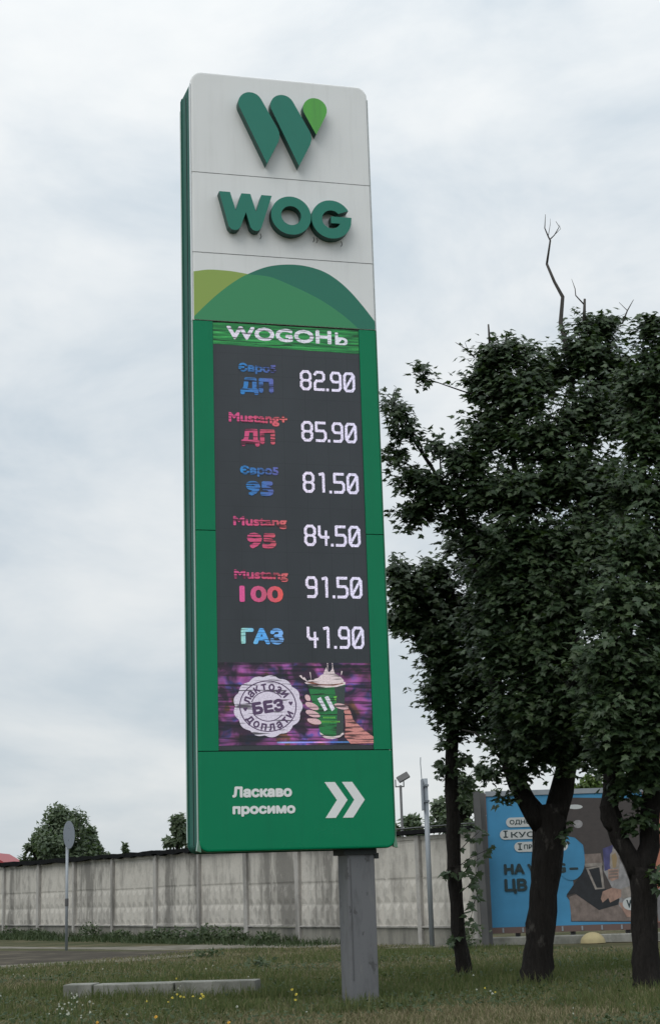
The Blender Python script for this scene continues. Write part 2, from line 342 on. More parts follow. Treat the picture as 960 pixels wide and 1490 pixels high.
# ------------------------------------------------------------------ price pylon
SW, SZ0, SZ1 = 2.694, 2.0176, 13.3176
sign = empty('price_sign', (-1.8535, 21.5278, 0), R_(14.7))
tag(sign, 'tall green and white fuel price pylon on a single grey steel pillar', 'price sign')
def panel(name, u0, u1, z0, z1, m, rc=None, y0=0.0, y1=.10, edge='lr', bev=.035):
    """front plate; rc = corner radii dict tl,tr,br,bl; outer left/right/top/bottom edges rolled"""
    rc = rc or {}; P = []
    def c(cx, cz, r, a0):
        if r: P.extend(arc(cx, cz, r, a0, a0+90, 8))
        else: P.append((cx, cz))
    r = rc.get('bl', 0); c(u0+r, z0+r, r, 180); r = rc.get('br', 0); c(u1-r, z0+r, r, 270)
    r = rc.get('tr', 0); c(u1-r, z1-r, r, 0); r = rc.get('tl', 0); c(u0+r, z1-r, r, 90)
    bm = bmesh.new(); n = len(P)
    vf = [bm.verts.new((x, y0, z)) for x, z in P]; vb = [bm.verts.new((x, y1, z)) for x, z in P]
    bm.faces.new(vf); bm.faces.new(vb[::-1])
    for i in range(n): bm.faces.new((vf[i], vb[i], vb[(i+1)%n], vf[(i+1)%n]))
    bm.normal_update()
    es = []
    for e_ in bm.edges:
        a, b = e_.verts
        if abs(a.co.y-y0) > 1e-5 or abs(b.co.y-y0) > 1e-5: continue
        mx, mz = (a.co.x+b.co.x)/2, (a.co.z+b.co.z)/2
        if ('l' in edge and mx < u0+.001+rc.get('tl',0)*.3+rc.get('bl',0)*.3 and (abs(a.co.x-b.co.x) < 1e-4)) or ('r' in edge and mx > u1-.001 and abs(a.co.x-b.co.x) < 1e-4) \
           or ('t' in edge and mz > z1-.001) or ('b' in edge and mz < z0+.001) or (abs(a.co.x-b.co.x) > 1e-4 and abs(a.co.z-b.co.z) > 1e-4): es.append(e_)
    if bev and es: bmesh.ops.bevel(bm, geom=es, offset=bev, segments=3, profile=.6, affect='EDGES', clamp_overlap=True)
    me = bpy.data.meshes.new(name); bm.to_mesh(me); bm.free(); me.materials.append(m)
    return link(bpy.data.objects.new(name, me), sign)
ZA, ZB, ZC, ZD, ZE = 11.706, 10.462, 9.426, 6.367, 3.3385
g_ = .006
logo_panel = panel('front_panel', 0, SW, ZA+g_, SZ1, M_white, {'tl': .17, 'tr': .17}, edge='lrt'); tag(logo_panel, 'white top panel with the three-stroke emblem')
word_panel = panel('front_panel', 0, SW, ZB+g_, ZA-g_, M_white); tag(word_panel, 'white panel with raised three-letter name')
hill_panel = panel('front_panel', 0, SW, ZC+g_, ZB-g_, M_white); tag(hill_panel, 'white panel with overlapping green hill shapes')
SL, SR = .278, 2.434
for (a, b) in ((ZD+g_, ZC-g_), (ZE+g_, ZD-g_)):
    panel('side_strip_panel', 0, SL, a, b, M_green, edge='l'); panel('side_strip_panel', SR, SW, a, b, M_green, edge='r')
panel('welcome_panel', 0, SW, SZ0, ZE-g_, M_green, {'bl': .13, 'br': .13}, edge='lrb')
# backing, body, rear face, edge rails
b = MB(); b.box(.03, SW-.03, .035, .09, SZ0+.16, SZ1-.2); b.build('backing_board', M_dark, sign)
def rrect(i, rb, rt, n=6):
    o = []
    for (cx, cz, a0, q_) in ((i+rb, SZ0+i+rb, 180, rb), (SW-i-rb, SZ0+i+rb, 270, rb), (SW-i-rt, SZ1-.012-rt, 0, rt), (i+rt, SZ1-.012-rt, 90, rt)): o += arc(cx, cz, q_, a0, a0+90, n)
    return o
fa, fb = rrect(.012, .10, .17), rrect(.012, .10, .02); nn_ = len(fa)
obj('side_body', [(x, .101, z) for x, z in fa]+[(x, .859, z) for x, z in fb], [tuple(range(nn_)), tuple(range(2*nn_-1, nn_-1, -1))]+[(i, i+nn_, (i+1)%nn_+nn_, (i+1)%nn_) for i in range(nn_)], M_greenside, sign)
rp = []
for (cx, cz, a0, rr) in ((.13, SZ0+.13, 180, .13), (SW-.13, SZ0+.13, 270, .13), (SW-.02, SZ1-.03, 0, .02), (.02, SZ1-.03, 90, .02)): rp += arc(cx, cz, rr, a0, a0+90, 8)
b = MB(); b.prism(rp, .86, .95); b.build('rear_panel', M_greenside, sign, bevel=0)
for u in (-.012, SW+.002):
    b = MB(); b.box(u, u+.010, .012, .095, SZ0+.15, ZC); b.build('edge_trim', M_edge, sign)
    b = MB(); b.box(u, u+.010, .012, .095, ZC+.01, SZ1-.2); b.build('edge_trim', M_edgew, sign)
    b = MB(); b.box(u, u+.010, .865, .945, SZ0+.15, SZ1-.2); b.build('edge_trim', M_edge, sign)
b = MB(); b.box(.004, .0115, .46, .475, SZ0+.10, SZ1-.2); b.build('side_seam', M_dark, sign)
b = MB(); b.box(.10, SW-.10, .12, .84, SZ0+.02, SZ0+.06); b.build('bottom_plate', M_dark, sign)
# bottom corner end caps seen under the left edge
for u in (0, SW):
    b = MB(); b.prism([(u-.012, SZ0+.15), (u-.03, SZ0+.02), (u+.03, SZ0+.0), (u+.012, SZ0+.15)], .012, .09); b.build('edge_cap', M_edge, sign)
# hills (printed film on the hill panel)
def clipz(poly, z0): return [(x, max(z, z0)) for x, z in poly]
def smooth_curve(pts, n=10):
    out = []
    for i in range(len(pts)-1):
        p0 = pts[max(i-1, 0)]; p1 = pts[i]; p2 = pts[i+1]; p3 = pts[min(i+2, len(pts)-1)]
        for k in range(n):
            t_ = k/n
            out.append(tuple(.5*((2*p1[j]) + (-p0[j]+p2[j])*t_ + (2*p0[j]-5*p1[j]+4*p2[j]-p3[j])*t_*t_ + (-p0[j]+3*p1[j]-3*p2[j]+p3[j])*t_**3) for j in (0, 1)))
    return out + [pts[-1]]
zb = ZC+g_+.004
top1 = smooth_curve([(.012, 10.160), (.22, 10.200), (.42, 10.205), (.62, 10.195), (.85, 10.165)])
b = MB(); b.flat([(.012, zb)] + [(.85, zb)] + top1[::-1], -.002); b.build('light_hill', M_hill_light, hill_panel)
top2 = smooth_curve([(.012, 9.478), (.20, 9.68), (.389, 9.865), (.60, 10.04), (.796, 10.168), (1.08, 10.300), (1.38, 10.359), (1.66, 10.355), (1.925, 10.290), (2.14, 10.165), (2.331, 9.995), (2.52, 9.775), (2.682, 9.560)])
b = MB(); b.flat([(.012, zb), (2.682, zb)] + top2[::-1], -.0035); b.build('dark_hill', M_hill_dark, hill_panel)
low = smooth_curve([(.80, 10.168), (1.122, 10.150), (1.404, 10.053), (1.70, 9.93), (1.95, 9.80), (2.215, 9.62), (2.42, 9.44)])
left2 = [p for p in top2 if p[0] < .80]
b = MB(); b.flat([(.012, zb)] + [(2.42, zb)] + low[::-1] + left2[::-1], -.005); b.build('mid_hill', M_hill_mid, hill_panel)
# emblem: two strokes and a drop, 15 cm deep
def solid(name, poly, m, ms, parent, y0=-.15, y1=-.001):
    b = MB(); b.prism(poly, y0, y1); o = obj(name, b.v, b.f, m, parent); o.data.materials.append(ms)
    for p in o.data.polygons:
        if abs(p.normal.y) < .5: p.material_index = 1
    return o
st1 = [(1.093, 11.853), (1.262, 12.220), (1.286, 12.300), (1.283, 12.370), (1.262, 12.430), (1.030, 12.890)] + arc(.862, 12.793, .184, 30, 205, 12) 
def shift(P, dx, dz=0): return [(x+dx, z+dz) for x, z in P]
stroke = [(1.090, 11.853), (1.268, 12.215), (1.288, 12.29), (1.286, 12.36), (1.268, 12.42), (1.020, 12.885)] + arc(.862, 12.795, .182, 30, 208, 14)
solid('emblem_stroke', stroke, M_teal, M_tealside, logo_panel)
solid('emblem_stroke', shift(stroke, .482, .004), M_teal, M_tealside, logo_panel)
drop = [(1.845, 12.385), (2.004, 12.712)] + arc(1.838, 12.795, .183, -26, 204, 16)[0:]
solid('emblem_drop', drop, M_lime, M_tealside, logo_panel)
# name letters
W3 = [(.505, 10.83), (.545, 10.785), (.60, 10.777), (.645, 10.790), (.680, 10.835), (.762, 11.065), (.825, 10.835), (.862, 10.795), (.905, 10.785), (.950, 10.795), (.985, 10.840), (1.150, 11.352), (.995, 11.352), (.912, 11.085), (.832, 11.355), (.700, 11.355), (.612, 11.085), (.533, 11.362), (.372, 11.362)]
solid('letter', W3, M_teal, M_tealside, word_panel)
def ring(name, cx, cz, R, r, m, ms, parent, rot=0):
    n = 40; v = []; fs = []
    for y in (-.15, -.001):
        for rr in (R, r):
            v += [(cx+rr*math.cos(2*math.pi*i/n), y, cz+rr*math.sin(2*math.pi*i/n)) for i in range(n)]
    for i in range(n):
        j = (i+1) % n
        fs += [(i, j, n+j, n+i), (2*n+j, 2*n+i, 3*n+i, 3*n+j), (j, i, 2*n+i, 2*n+j), (n+i, n+j, 3*n+j, 3*n+i)]
    o = obj(name, v, fs, m, parent); o.data.materials.append(ms)
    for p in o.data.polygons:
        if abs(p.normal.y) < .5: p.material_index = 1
    return o
ring('letter', 1.432, 11.066, .298, .148, M_teal, M_tealside, word_panel)
gx, gz = 2.037, 11.053
G3 = arc(gx, gz, .300, 30, 358, 36) + [(2.342, 11.100), (2.030, 11.100), (2.030, 10.995), (2.158, 10.995)] + arc(gx, gz, .142, -26, -320, 26) + [(2.150, 11.150)]
solid('letter', G3[::1], M_teal, M_tealside, word_panel)
# small broken wires under the letters
for (u, z) in ((1.78, 10.80), (1.83, 10.79), (2.20, 10.76), (.99, 10.79)):
    b = MB(); b.tube([(u, -.05, z), (u+.01, -.06, z-.05), (u-.01, -.07, z-.09)], .006, 5); b.build('loose_wire', M_dark, word_panel)

# ---- text
def glyphs(body, res=3, spacing=1.0):
    cu = bpy.data.curves.new('lettering', 'FONT'); cu.body = body; cu.size = 1; cu.resolution_u = res; cu.space_character = spacing
    o = bpy.data.objects.new('lettering', cu); COL.objects.link(o)
    dg = bpy.context.evaluated_depsgraph_get(); me = bpy.data.meshes.new_from_object(o.evaluated_get(dg))
    v = [(p.co.x, p.co.y) for p in me.vertices]; fs = [tuple(p.vertices) for p in me.polygons]
    bpy.data.objects.remove(o); bpy.data.curves.remove(cu); bpy.data.meshes.remove(me)
    return v, fs
def text(name, body, box, m, parent, y, bold=0., rot=0, spacing=1.0):
    v, fs = glyphs(body, spacing=spacing); u0, u1, z0, z1 = box
    xs = [p[0] for p in v]; zs = [p[1] for p in v]
    sx_ = (u1-u0-2*bold)/(max(xs)-min(xs)); sz_ = (z1-z0-2*bold)/(max(zs)-min(zs)); b = MB()
    cx, cz = (u0+u1)/2, (z0+z1)/2; c, s = math.cos(R_(rot)), math.sin(R_(rot))
    offs = [(0, 0)] + ([(bold*math.cos(k*math.pi/4), bold*math.sin(k*math.pi/4)) for k in range(8)] if bold else [])
    for k, (ox, oz) in enumerate(offs):
        P = []
        for x, z in v:
            a, d = u0+bold+(x-min(xs))*sx_+ox-cx, z0+bold+(z-min(zs))*sz_+oz-cz
            P.append((cx+a*c-d*s, y-.0003*k, cz+a*s+d*c))
        b.add(P, fs)
    return b.build(name, m, parent)
text('welcome_lettering', 'Ласкаво', (.452, 1.268, 2.720, 2.868), M_print_white, sign, -.003, .011)
text('welcome_lettering', 'просимо', (.452, 1.310, 2.470, 2.610), M_print_white, sign, -.003, .011)
for dx in (0, .242):
    b = MB(); b.prism([(1.722+dx, 2.431), (1.866+dx, 2.431), (2.036+dx, 2.668), (1.866+dx, 2.909), (1.722+dx, 2.909), (1.888+dx, 2.668)], -.004, .0); b.build('arrow_chevron', M_print_white, sign)

# ---- led screen
b = MB(); b.box(SL+.003, SR-.003, .014, .034, ZE+.01, ZC-.010); screen = b.build('led_screen', M_screen, sign)
y = .012
b = MB(); b.flat([(SL+.006, 9.090), (SR-.006, 9.050), (SR-.006, ZC-.014), (SL+.006, ZC-.014)], y); b.build('green_banner', M_band, screen)
text('banner_lettering', 'WOGOН', (.478, 2.02, 9.170, 9.382), M_ledwhite, screen, y-.002, .012); text('banner_lettering', 'Ь', (2.075, 2.262, 9.165, 9.362), M_ledwhite, screen, y-.002, .007)
def stroke_poly(b, pts, wd, y):
    pts = [Vector((p[0], p[1])) for p in pts]
    for i in range(len(pts)-1):
        d = (pts[i+1]-pts[i]); 
        if d.length < 1e-6: continue
        d.normalize(); n = Vector((-d.y, d.x))*wd/2; e0 = pts[i]-d*wd*.28; e1 = pts[i+1]+d*wd*.28
        b.flat([tuple(e0-n), tuple(e1-n), tuple(e1+n), tuple(e0+n)], y-.0002*i)
GL = {'8': [[(.25,0),(.75,0),(1,.15),(1,.38),(.82,.5),(1,.62),(1,.85),(.75,1),(.25,1),(0,.85),(0,.62),(.18,.5),(0,.38),(0,.15),(.25,0)], [(.18,.5),(.82,.5)]],
      '2': [[(0,.85),(.2,1),(.8,1),(1,.85),(1,.62),(.8,.5),(.2,.5),(0,.35),(0,0),(1,0)]],
      '9': [[(.1,0),(.8,0),(1,.15),(1,.85),(.8,1),(.2,1),(0,.85),(0,.62),(.2,.48),(1,.48)]],
      '0': [[(.2,0),(.8,0),(1,.15),(1,.85),(.8,1),(.2,1),(0,.85),(0,.15),(.2,0)], [(.08,.12),(.92,.88)]],
      '5': [[(0,0),(.8,0),(1,.15),(1,.42),(.8,.55),(0,.55),(0,1),(.95,1)]],
      '1': [[(.2,.95),(.55,1),(.62,.95),(.62,0)]],
      '4': [[(0,1),(0,.55),(.2,.42),(1,.42)], [(.72,.75),(.72,0)]]}
def price(s, z0, z1, u0=1.535, u1=2.352):
    b = MB(); wd = .039; xs = [0, .222, None, .532, .772]
    k = 0; W = u1-u0; dw = .172
    slots = [(0, dw), (.200, dw), None, (.445, dw), (.640, .177)]
    for ch, sl_ in zip(s, slots):
        if ch == '.':
            stroke_poly(b, [(u0+.395, z0+.020), (u0+.412, z0+.020)], .040, y-.002); continue
        x0, ww = sl_
        for line in GL[ch]:
            stroke_poly(b, [(u0+x0+wd/2+p[0]*(ww-wd), z0+wd/2+p[1]*(z1-z0-wd)) for p in line], wd if line is GL[ch][0] else wd*.9, y-.002)
    b.build('price_digits', M_price, screen)
rows = [(8.461, 8.761, '82.90'), (7.699, 8.001, '85.90'), (6.948, 7.253, '81.50'), (6.179, 6.485, '84.50'), (5.441, 5.748, '91.50'), (4.732, 5.045, '41.90')]
for a, c_, s in rows: price(s, a, c_)
def ft(body, box, m, bold=.008): text('fuel_lettering', body, box, m, screen, y-.002, bold)
ft('Євро5', (.640, 1.190, 8.665, 8.825), M_blue); ft('ДП', (.665, 1.145, 8.355, 8.610), M_blue, .018)
ft('Mustang+', (.490, 1.335, 7.900, 8.085), M_pink); ft('ДП', (.660, 1.150, 7.595, 7.855), M_pink, .018)
ft('Євро5', (.640, 1.190, 7.155, 7.315), M_blue); ft('95', (.715, 1.115, 6.875, 7.095), M_blue, .018)
ft('Mustang', (.530, 1.290, 6.410, 6.580), M_pink); ft('95', (.715, 1.135, 6.125, 6.350), M_pink, .018)
ft('Mustang', (.530, 1.290, 5.660, 5.825), M_pink); ft('100', (.600, 1.215, 5.370, 5.600), M_red, .014)
ft('ГАЗ', (.612, 1.208, 4.785, 5.012), M_blue2, .016)
# advertisement at the bottom of the screen
b = MB(); b.flat([(SL+.006, 3.412), (SR-.006, 3.412), (SR-.006, 4.535), (SL+.006, 4.535)], y); adv = b.build('advert_picture', M_pic, screen)
bc = (.967, 3.940); P = []
for i in range(96):
    a = 2*math.pi*i/96; rr = .425+.030*abs(math.cos(a*6.5)); P.append((bc[0]+rr*1.06*math.cos(a), bc[1]+rr*.93*math.sin(a)))
b = MB(); b.flat(P, y-.003); b.build('badge', M_badge, screen)
def ringflat(b, cx, cz, R, r, yy, kx=1.06, kz=.93, a0=0, a1=360, n=48):
    for i in range(n):
        p, q_ = R_(a0+(a1-a0)*i/n), R_(a0+(a1-a0)*(i+1)/n)
        b.flat([(cx+R*kx*math.cos(p), cz+R*kz*math.sin(p)), (cx+R*kx*math.cos(q_), cz+R*kz*math.sin(q_)), (cx+r*kx*math.cos(q_), cz+r*kz*math.sin(q_)), (cx+r*kx*math.cos(p), cz+r*kz*math.sin(p))], yy)
b = MB(); ringflat(b, *bc, .375, .360, y-.005)
ringflat(b, *bc, .225, .212, y-.005, a0=35, a1=165); ringflat(b, *bc, .225, .212, y-.005, a0=205, a1=325)
def arctext(b, body, R, h, a_mid, da, top=True, bold=.006):
    n = len(body)
    for i, ch in enumerate(body):
        a = a_mid + (-(i-(n-1)/2) if top else (i-(n-1)/2))*da
        v, fs = glyphs(ch); xs = [p[0] for p in v]; k = h/.75; mx = (max(xs)+min(xs))/2
        ra = R_(a); th = ra-math.pi/2 if top else ra+math.pi/2
        px, pz = bc[0]+R*1.06*math.cos(ra), bc[1]+R*.93*math.sin(ra); c, s = math.cos(th), math.sin(th)
        for j, (ox, oz) in enumerate([(0,0), (bold,0), (-bold,0), (0,bold), (0,-bold)]):
            b.add([(px+((x-mx)*k+ox)*c-((z-.33)*k+oz)*s, y-.006-.0003*j, pz+((x-mx)*k+ox)*s+((z-.33)*k+oz)*c) for x, z in v], fs)
arctext(b, 'лактози', .290, .115, 100, 20.5, True); arctext(b, 'доплати', .297, .115, 278, 19.5, False)
for a in (188, 8):
    cx, cz = bc[0]+.30*math.cos(R_(a))*1.06, bc[1]+.30*math.sin(R_(a))*.93
    b.flat([(cx, cz-.035), (cx+.032, cz+.008), (cx+.016, cz+.03), (cx, cz+.014), (cx-.016, cz+.03), (cx-.032, cz+.008)], y-.006)
b.build('badge_ring_lettering', M_badgeink, screen)
text('badge_lettering', 'БЕЗ', (.745, 1.190, 3.845, 4.020), M_badgeink, screen, y-.006, .014, rot=8)
def pp(px, py):   # point of the face under a photo pixel (the sign face is flat)
    d = ray(px, py); O = Vector(sign.location); n_ = Vector((-math.sin(R_(14.7)), math.cos(R_(14.7)), 0)); e_ = Vector((math.cos(R_(14.7)), math.sin(R_(14.7)), 0))
    c0 = Vector((0, 0, EYE)); k = ((O-c0).dot(n_)+.01)/d.dot(n_); P_ = c0+d*k; return ((P_-O).dot(e_), P_.z)
C1 = lambda pts, ox, oz, s: [pp(ox+a/s, oz+c/s) for a, c in pts]
K = lambda *pts: C1(pts, 310, 950, 4.0)
def fl(name, pts, m, yy): b = MB(); b.flat(pts, yy); return b.build(name, m, screen)
fl('forearm', K((715,300),(760,300),(795,330),(815,390),(880,450),(935,490),(935,525),(800,528),(765,490),(770,420),(765,350),(725,325)), M_skin, y-.004)
fl('cup', K((550,185),(768,185),(762,330),(756,462),(735,478),(695,488),(655,486),(625,470),(585,320)), M_cup, y-.006)
fl('cup_shade', K((705,196),(768,190),(762,330),(756,460),(735,476),(715,482),(722,330)), M_cupdark, y-.0065)
fl('cup_rim', K((532,172),(550,188),(600,198),(660,202),(720,198),(768,184),(770,172),(740,162),(560,158)), M_cream, y-.008)
fl('coffee', K((545,172),(600,188),(700,192),(760,178),(720,160),(600,160)), M_coffee, y-.009)
fl('cream_splash', K((578,170),(590,152),(612,146),(626,130),(640,124),(648,104),(658,84),(664,104),(676,112),(688,100),(695,78),(702,104),(708,122),(724,128),(738,140),(752,150),(760,164),(740,178),(680,184),(620,182)), M_cream, y-.0095)
for q_ in (((520,150),(530,140),(550,170)), ((500,135),(512,128),(530,160)), ((662,60),(667,60),(668,120)), ((690,58),(695,60),(698,120)), ((745,105),(752,108),(740,150)), ((560,110),(566,112),(572,168))): b = MB(); b.flat(K(*q_), y-.0095); b.build('cream_drop', M_cream, screen)
fl('cup_base', K((620,462),(655,484),(695,488),(735,480),(760,456),(760,474),(735,492),(695,502),(655,498),(625,480)), M_cream, y-.0075)
b = MB(); b.flat(K((606,268),(625,256),(664,330),(648,340)), y-.009); b.flat(K((648,258),(668,250),(708,325),(690,340)), y-.009); b.build('cup_emblem', M_ledwhite, screen)
fl('cup_drop', K((700,255),(720,250),(712,285)), M_limeled, y-.009)
for (xa, xb, yy_) in ((640,708,372), (632,740,396)):
    b = MB()
    for x_ in range(xa, xb, 12): b.flat(K((x_,yy_),(x_+8,yy_),(x_+8,yy_+9),(x_,yy_+9)), y-.009)
    b.build('cup_lettering', M_limeled, screen)
for (cx, cy, rx, ry, ro) in ((550,262,22,14,-60), (575,310,44,17,-24), (580,355,46,17,-20), (588,398,44,17,-14)):
    p_ = K((cx, cy))[0]; fl('finger', ell(p_[0], p_[1], rx/4/108, ry/4/100, 14, ro), M_skin2, y-.010)
p_ = K((745, 312))[0]; fl('thumb', ell(p_[0], p_[1], .105, .038, 14, -12), M_skin2, y-.010)
fl('bottom_glow_line', [(1.08, 3.438), (2.35, 3.438), (2.35, 3.458), (1.08, 3.458)], M_blueline, y-.003)

# ---- pillar
b = MB(); b.box(2.035, 2.420, .12, .62, -.25, SZ0-.06); pil = b.build('pillar', M_pillar, sign, bevel=.012)
b = MB(); b.box(1.99, 2.445, .09, .69, SZ0-.075, SZ0+.02); b.build('pillar_flange', M_dark, sign)
b = MB(); b.box(2.420, 2.475, .10, .16, SZ0-.135, SZ0-.06); b.build('bracket', M_dark, sign)
b = MB(); b.box(2.075, 2.080, .112, .1205, .3, 1.9); b.build('weld_seam', M_steel, sign)

# ------------------------------------------------------------------ concrete wall
wall = empty('concrete_wall', tuple(WA), math.atan2(WD.y, WD.x))
tag(wall, 'long weathered concrete panel wall with dark capping behind the pylon', 'wall')
# local x along the wall, local -y towards the camera
st = [-13.4, -10.1, -6.8, -3.3, .15, 3.75, 7.16, 10.51, 13.88, 17.04, 20.08, 23.12, 26.2, 29.2, 31.6]
def panel_mesh(Lp):
    b = MB(); z0, z1 = .47, 2.83
    b.box(0, Lp, 0, .10, z0, z1)
    b.box(.0, Lp, -.035, -.001, z0, z0+.05); b.box(.0, Lp, -.03, -.001, z1-.10, z1)
    n = 7; cw = Lp/n
    for (a, c_, d) in ((.54, 1.09, .034), (1.13, 1.68, .030), (1.72, 2.66, .014)):
        m_ = n if d > .02 else 2
        w_ = Lp/m_
        for i in range(m_):
            x0, x1 = i*w_+.03, (i+1)*w_-.03; ix, iz = (.13, .16) if d > .02 else (.05, .05)
            b.add([(x0,-.001,a),(x1,-.001,a),(x1,-.001,c_),(x0,-.001,c_),(x0+ix,-d,a+iz),(x1-ix,-d,a+iz),(x1-ix,-d,c_-iz),(x0+ix,-d,c_-iz)],
                  [(4,5,6,7),(0,1,5,4),(1,2,6,5),(2,3,7,6),(3,0,4,7)])
    return b
feltpts = []
for i in range(len(st)-1):
    s0, s1 = st[i], st[i+1]; Lp = s1-s0-.14
    o = panel_mesh(Lp).build('wall_panel', [M_wall, M_walldirty][(i in (4, 6, 8, 10, 11))], wall); o.location = (s0+.07, random.uniform(-.015, .015), random.uniform(-.04, .02)); o.rotation_euler = (random.uniform(-.014, .012), random.uniform(-.006, .006), 0)
    b = MB(); b.box(0, Lp, -.05, .16, -.1, .445); o = b.build('plinth_block', M_plinth, wall); o.location = (s0+.07, .04, random.uniform(-.03, 0))
    b = MB(); b.box(-.015, Lp+.015, -.07, -.005, .448, .487); o = b.build('ledge', M_post, wall); o.location = (s0+.07, 0, 0)
    b = MB(); n = 10; v = []
    tin = s0 > 25
    for k in range(n+1):
        x = -.08+(s1-s0+.02)*k/n; j = random.uniform(-.02, .02) if not tin else .0
        zt = 2.96+j; zbm = 2.845-(random.uniform(0, .09) if not tin else .0)
        v += [(x,-.20,zbm),(x,-.20,zt-.01),(x,.20,zt-.03),(x,.20,zbm)]
    fs = [];
    for k in range(n):
        for c_ in range(4): fs.append((k*4+c_, k*4+(c_+1)%4, (k+1)*4+(c_+1)%4, (k+1)*4+c_))
    fs += [(3,2,1,0), tuple(n*4+q_ for q_ in range(4))]
    o = obj('coping', v, fs, M_felt, wall); o.location = (s0+.07+.003*i, 0, .002*(i%2))
    if tin:
        b = MB(); b.box(-.1, s1-s0-.06, -.20, .24, 3.002, 3.020); o = b.build('coping_sheet', M_tin, wall); o.location = (s0+.07, 0, .002*(i%2))
pm = MB(); pm.box(-.085, .085, -.10, .14, -.1, 2.80); pmesh = pm.build('wall_post', M_post, wall, bevel=.015); pmesh.location = (st[0], 0, 0)
for i, s in enumerate(st[1:]):
    o = share('wall_post', pmesh.data, wall, (s, random.uniform(-.02, .01), random.uniform(-.03, .02)), (0, random.uniform(-.006, .006), 0), (random.choice((.8, 1, 1.25)), 1, 1))

# ------------------------------------------------------------------ poles, lamp, road sign
def pole_sign():
    base = gnd(97, 1383); o = empty('road_sign', tuple(base))
    tag(o, 'round road sign seen from behind on a thin grey pole at the path', 'road sign')
    b = MB(); b.tube([(0,0,-.2),(.0,0,3.05)], .042, 10); b.build('pole', M_galv, o, True)
    b = MB(); n = 28
    b.tube([(0, -.058, 0), (0, -.062, 0)], .40, n); d = b.build('disc', M_signback, o); d.location = (0, 0, 3.28); d.rotation_euler = (0, 0, R_(75))
    b = MB(); b.tube([(0,0,3.0),(0,0,3.62)], .035, 8); b.build('bracket', M_steel, o)
    for z in (3.10, 3.45):
        b = MB(); b.box(-.06, .06, -.055, .045, z, z+.04); b.build('clamp', M_galv, o)
    b = MB(); b.tube([(.0,0,1.24),(.0,0,1.46)], .055, 10); b.build('pole_sleeve', M_steel, o)
pole_sign()
def tall_post():
    o = empty('steel_post', (2.235, 41.9, 0)); tag(o, 'slim galvanised post with a narrow upright plate between pylon and thin tree', 'post')
    b = MB(); b.tube([(0,0,-.2),(.0,0,4.2)], .066, 12); b.build('pole', M_galv, o, True)
    b = MB(); b.box(-.105, -.070, -.28, .28, 3.40, 4.18); b.build('sign_plate', M_signback, o)
    b = MB(); b.tube([(-.085,0,4.18),(-.10,0,4.6),(-.09,0,4.75)], .012, 5); b.build('wire', M_galv, o)
    for z in (3.6, 4.0):
        b = MB(); b.box(-.085, .085, -.085, .085, z, z+.05); b.build('clamp', M_galv, o)
tall_post()
def flood():
    p = at(585, 1128, 60); x = p.x; o = empty('floodlight', (x, 60, 0)); tag(o, 'floodlight on a thin dark mast behind the wall beside the pylon', 'floodlight')
    b = MB(); b.tube([(-.08,0,0),(-.08,0,5.15)], .05, 8); b.build('mast', M_steel, o, True)
    b = MB(); b.box(-.23, .23, -.13, .13, -.04, .04); hd = b.build('lamp_head', M_steel, o, bevel=.02); hd.location = (.03, 0, 5.44); hd.rotation_euler = (R_(62), R_(-28), R_(8))
    b = MB(); b.box(-.20, .20, -.12, .12, -.052, -.042); g2 = b.build('lamp_glass', M_lampglass, hd)
    b = MB(); b.box(-.28, -.24, -.03, .03, 5.12, 5.36); b.box(.02, .06, -.03, .03, 5.12, 5.34); b.box(-.28, .06, -.03, .03, 5.08, 5.12); b.build('bracket', M_steel, o)
flood()

# ------------------------------------------------------------------ billboards
BY = 42.0
def bp(px, py): p = at(px, py, BY); return (p.x, p.z)
def billboard(x0, x1, z0, z1, label):
    o = empty('billboard', (0, BY, 0)); tag(o, label, 'billboard')
    b = MB(); b.box(x0, x1, 0, .10, z0, z1)
    return o
B1 = empty('billboard', (3.78, BY, 0)); tag(B1, 'blue advertising billboard with laptop photo behind the middle tree trunk', 'billboard')
X0, X1, Z0, Z1 = 3.78, 7.80, .42, 3.70
def lb(poly): return [(x-X0, z) for x, z in poly]
poster_blue = mat('poster_blue', (.045, .225, .41), .55); poster_brown = mat('poster_brown', (.050, .043, .042), .55)
t = NT(poster_brown); t.color(t.mix(t.noise((6, 1, 10), 1, 4), (.036,.031,.031), (.07,.058,.055)))
P_white = mat('poster_white', (.46, .48, .48), .6); P_ink = mat('poster_ink', (.012, .03, .035), .6)
P_table = mat('poster_table', (.17, .135, .12), .6); P_skin = mat('poster_skin', (.30, .19, .15), .6); P_grey = mat('poster_grey_cloth', (.24, .235, .24), .6)
P_violet = mat('poster_violet', (.06, .06, .16), .6); P_black = mat('poster_black', (.014, .016, .02), .6); P_pale = mat('poster_pale', (.24, .215, .195), .6)
P_bread = mat('poster_bread', (.26, .19, .10), .6); P_orange = mat('poster_orange', (.50, .20, .13), .55)
for pm_ in (poster_blue, P_table, P_skin, P_grey, P_black, P_pale, P_violet):
    t = NT(pm_); c0 = tuple(pm_.node_tree.nodes['Principled BSDF'].inputs['Base Color'].default_value)[:3]
    big_ = pm_ is poster_blue; nz = t.noise((.8,.8,.8) if big_ else (7, 7, 5), 1, 5, .6)
    t.color(t.mix(t.ramp(nz, [(.35, (0,)*3), (.65, (1,)*3)]), tuple(v*(.86 if big_ else .75) for v in c0), tuple(min(1, v*(1.1 if big_ else 1.25)) for v in c0)))
    t.bump(t.noise((.3, 1, 4), 1, 2), .01, .3)
b = MB(); b.box(0, X1-X0, 0, .12, Z0, Z1); board = b.build('board', poster_blue, B1)
b = MB(); b.box(-.10, -.002, -.05, .14, Z0-.12, Z1+.06); b.build('frame_side', M_rust, B1)
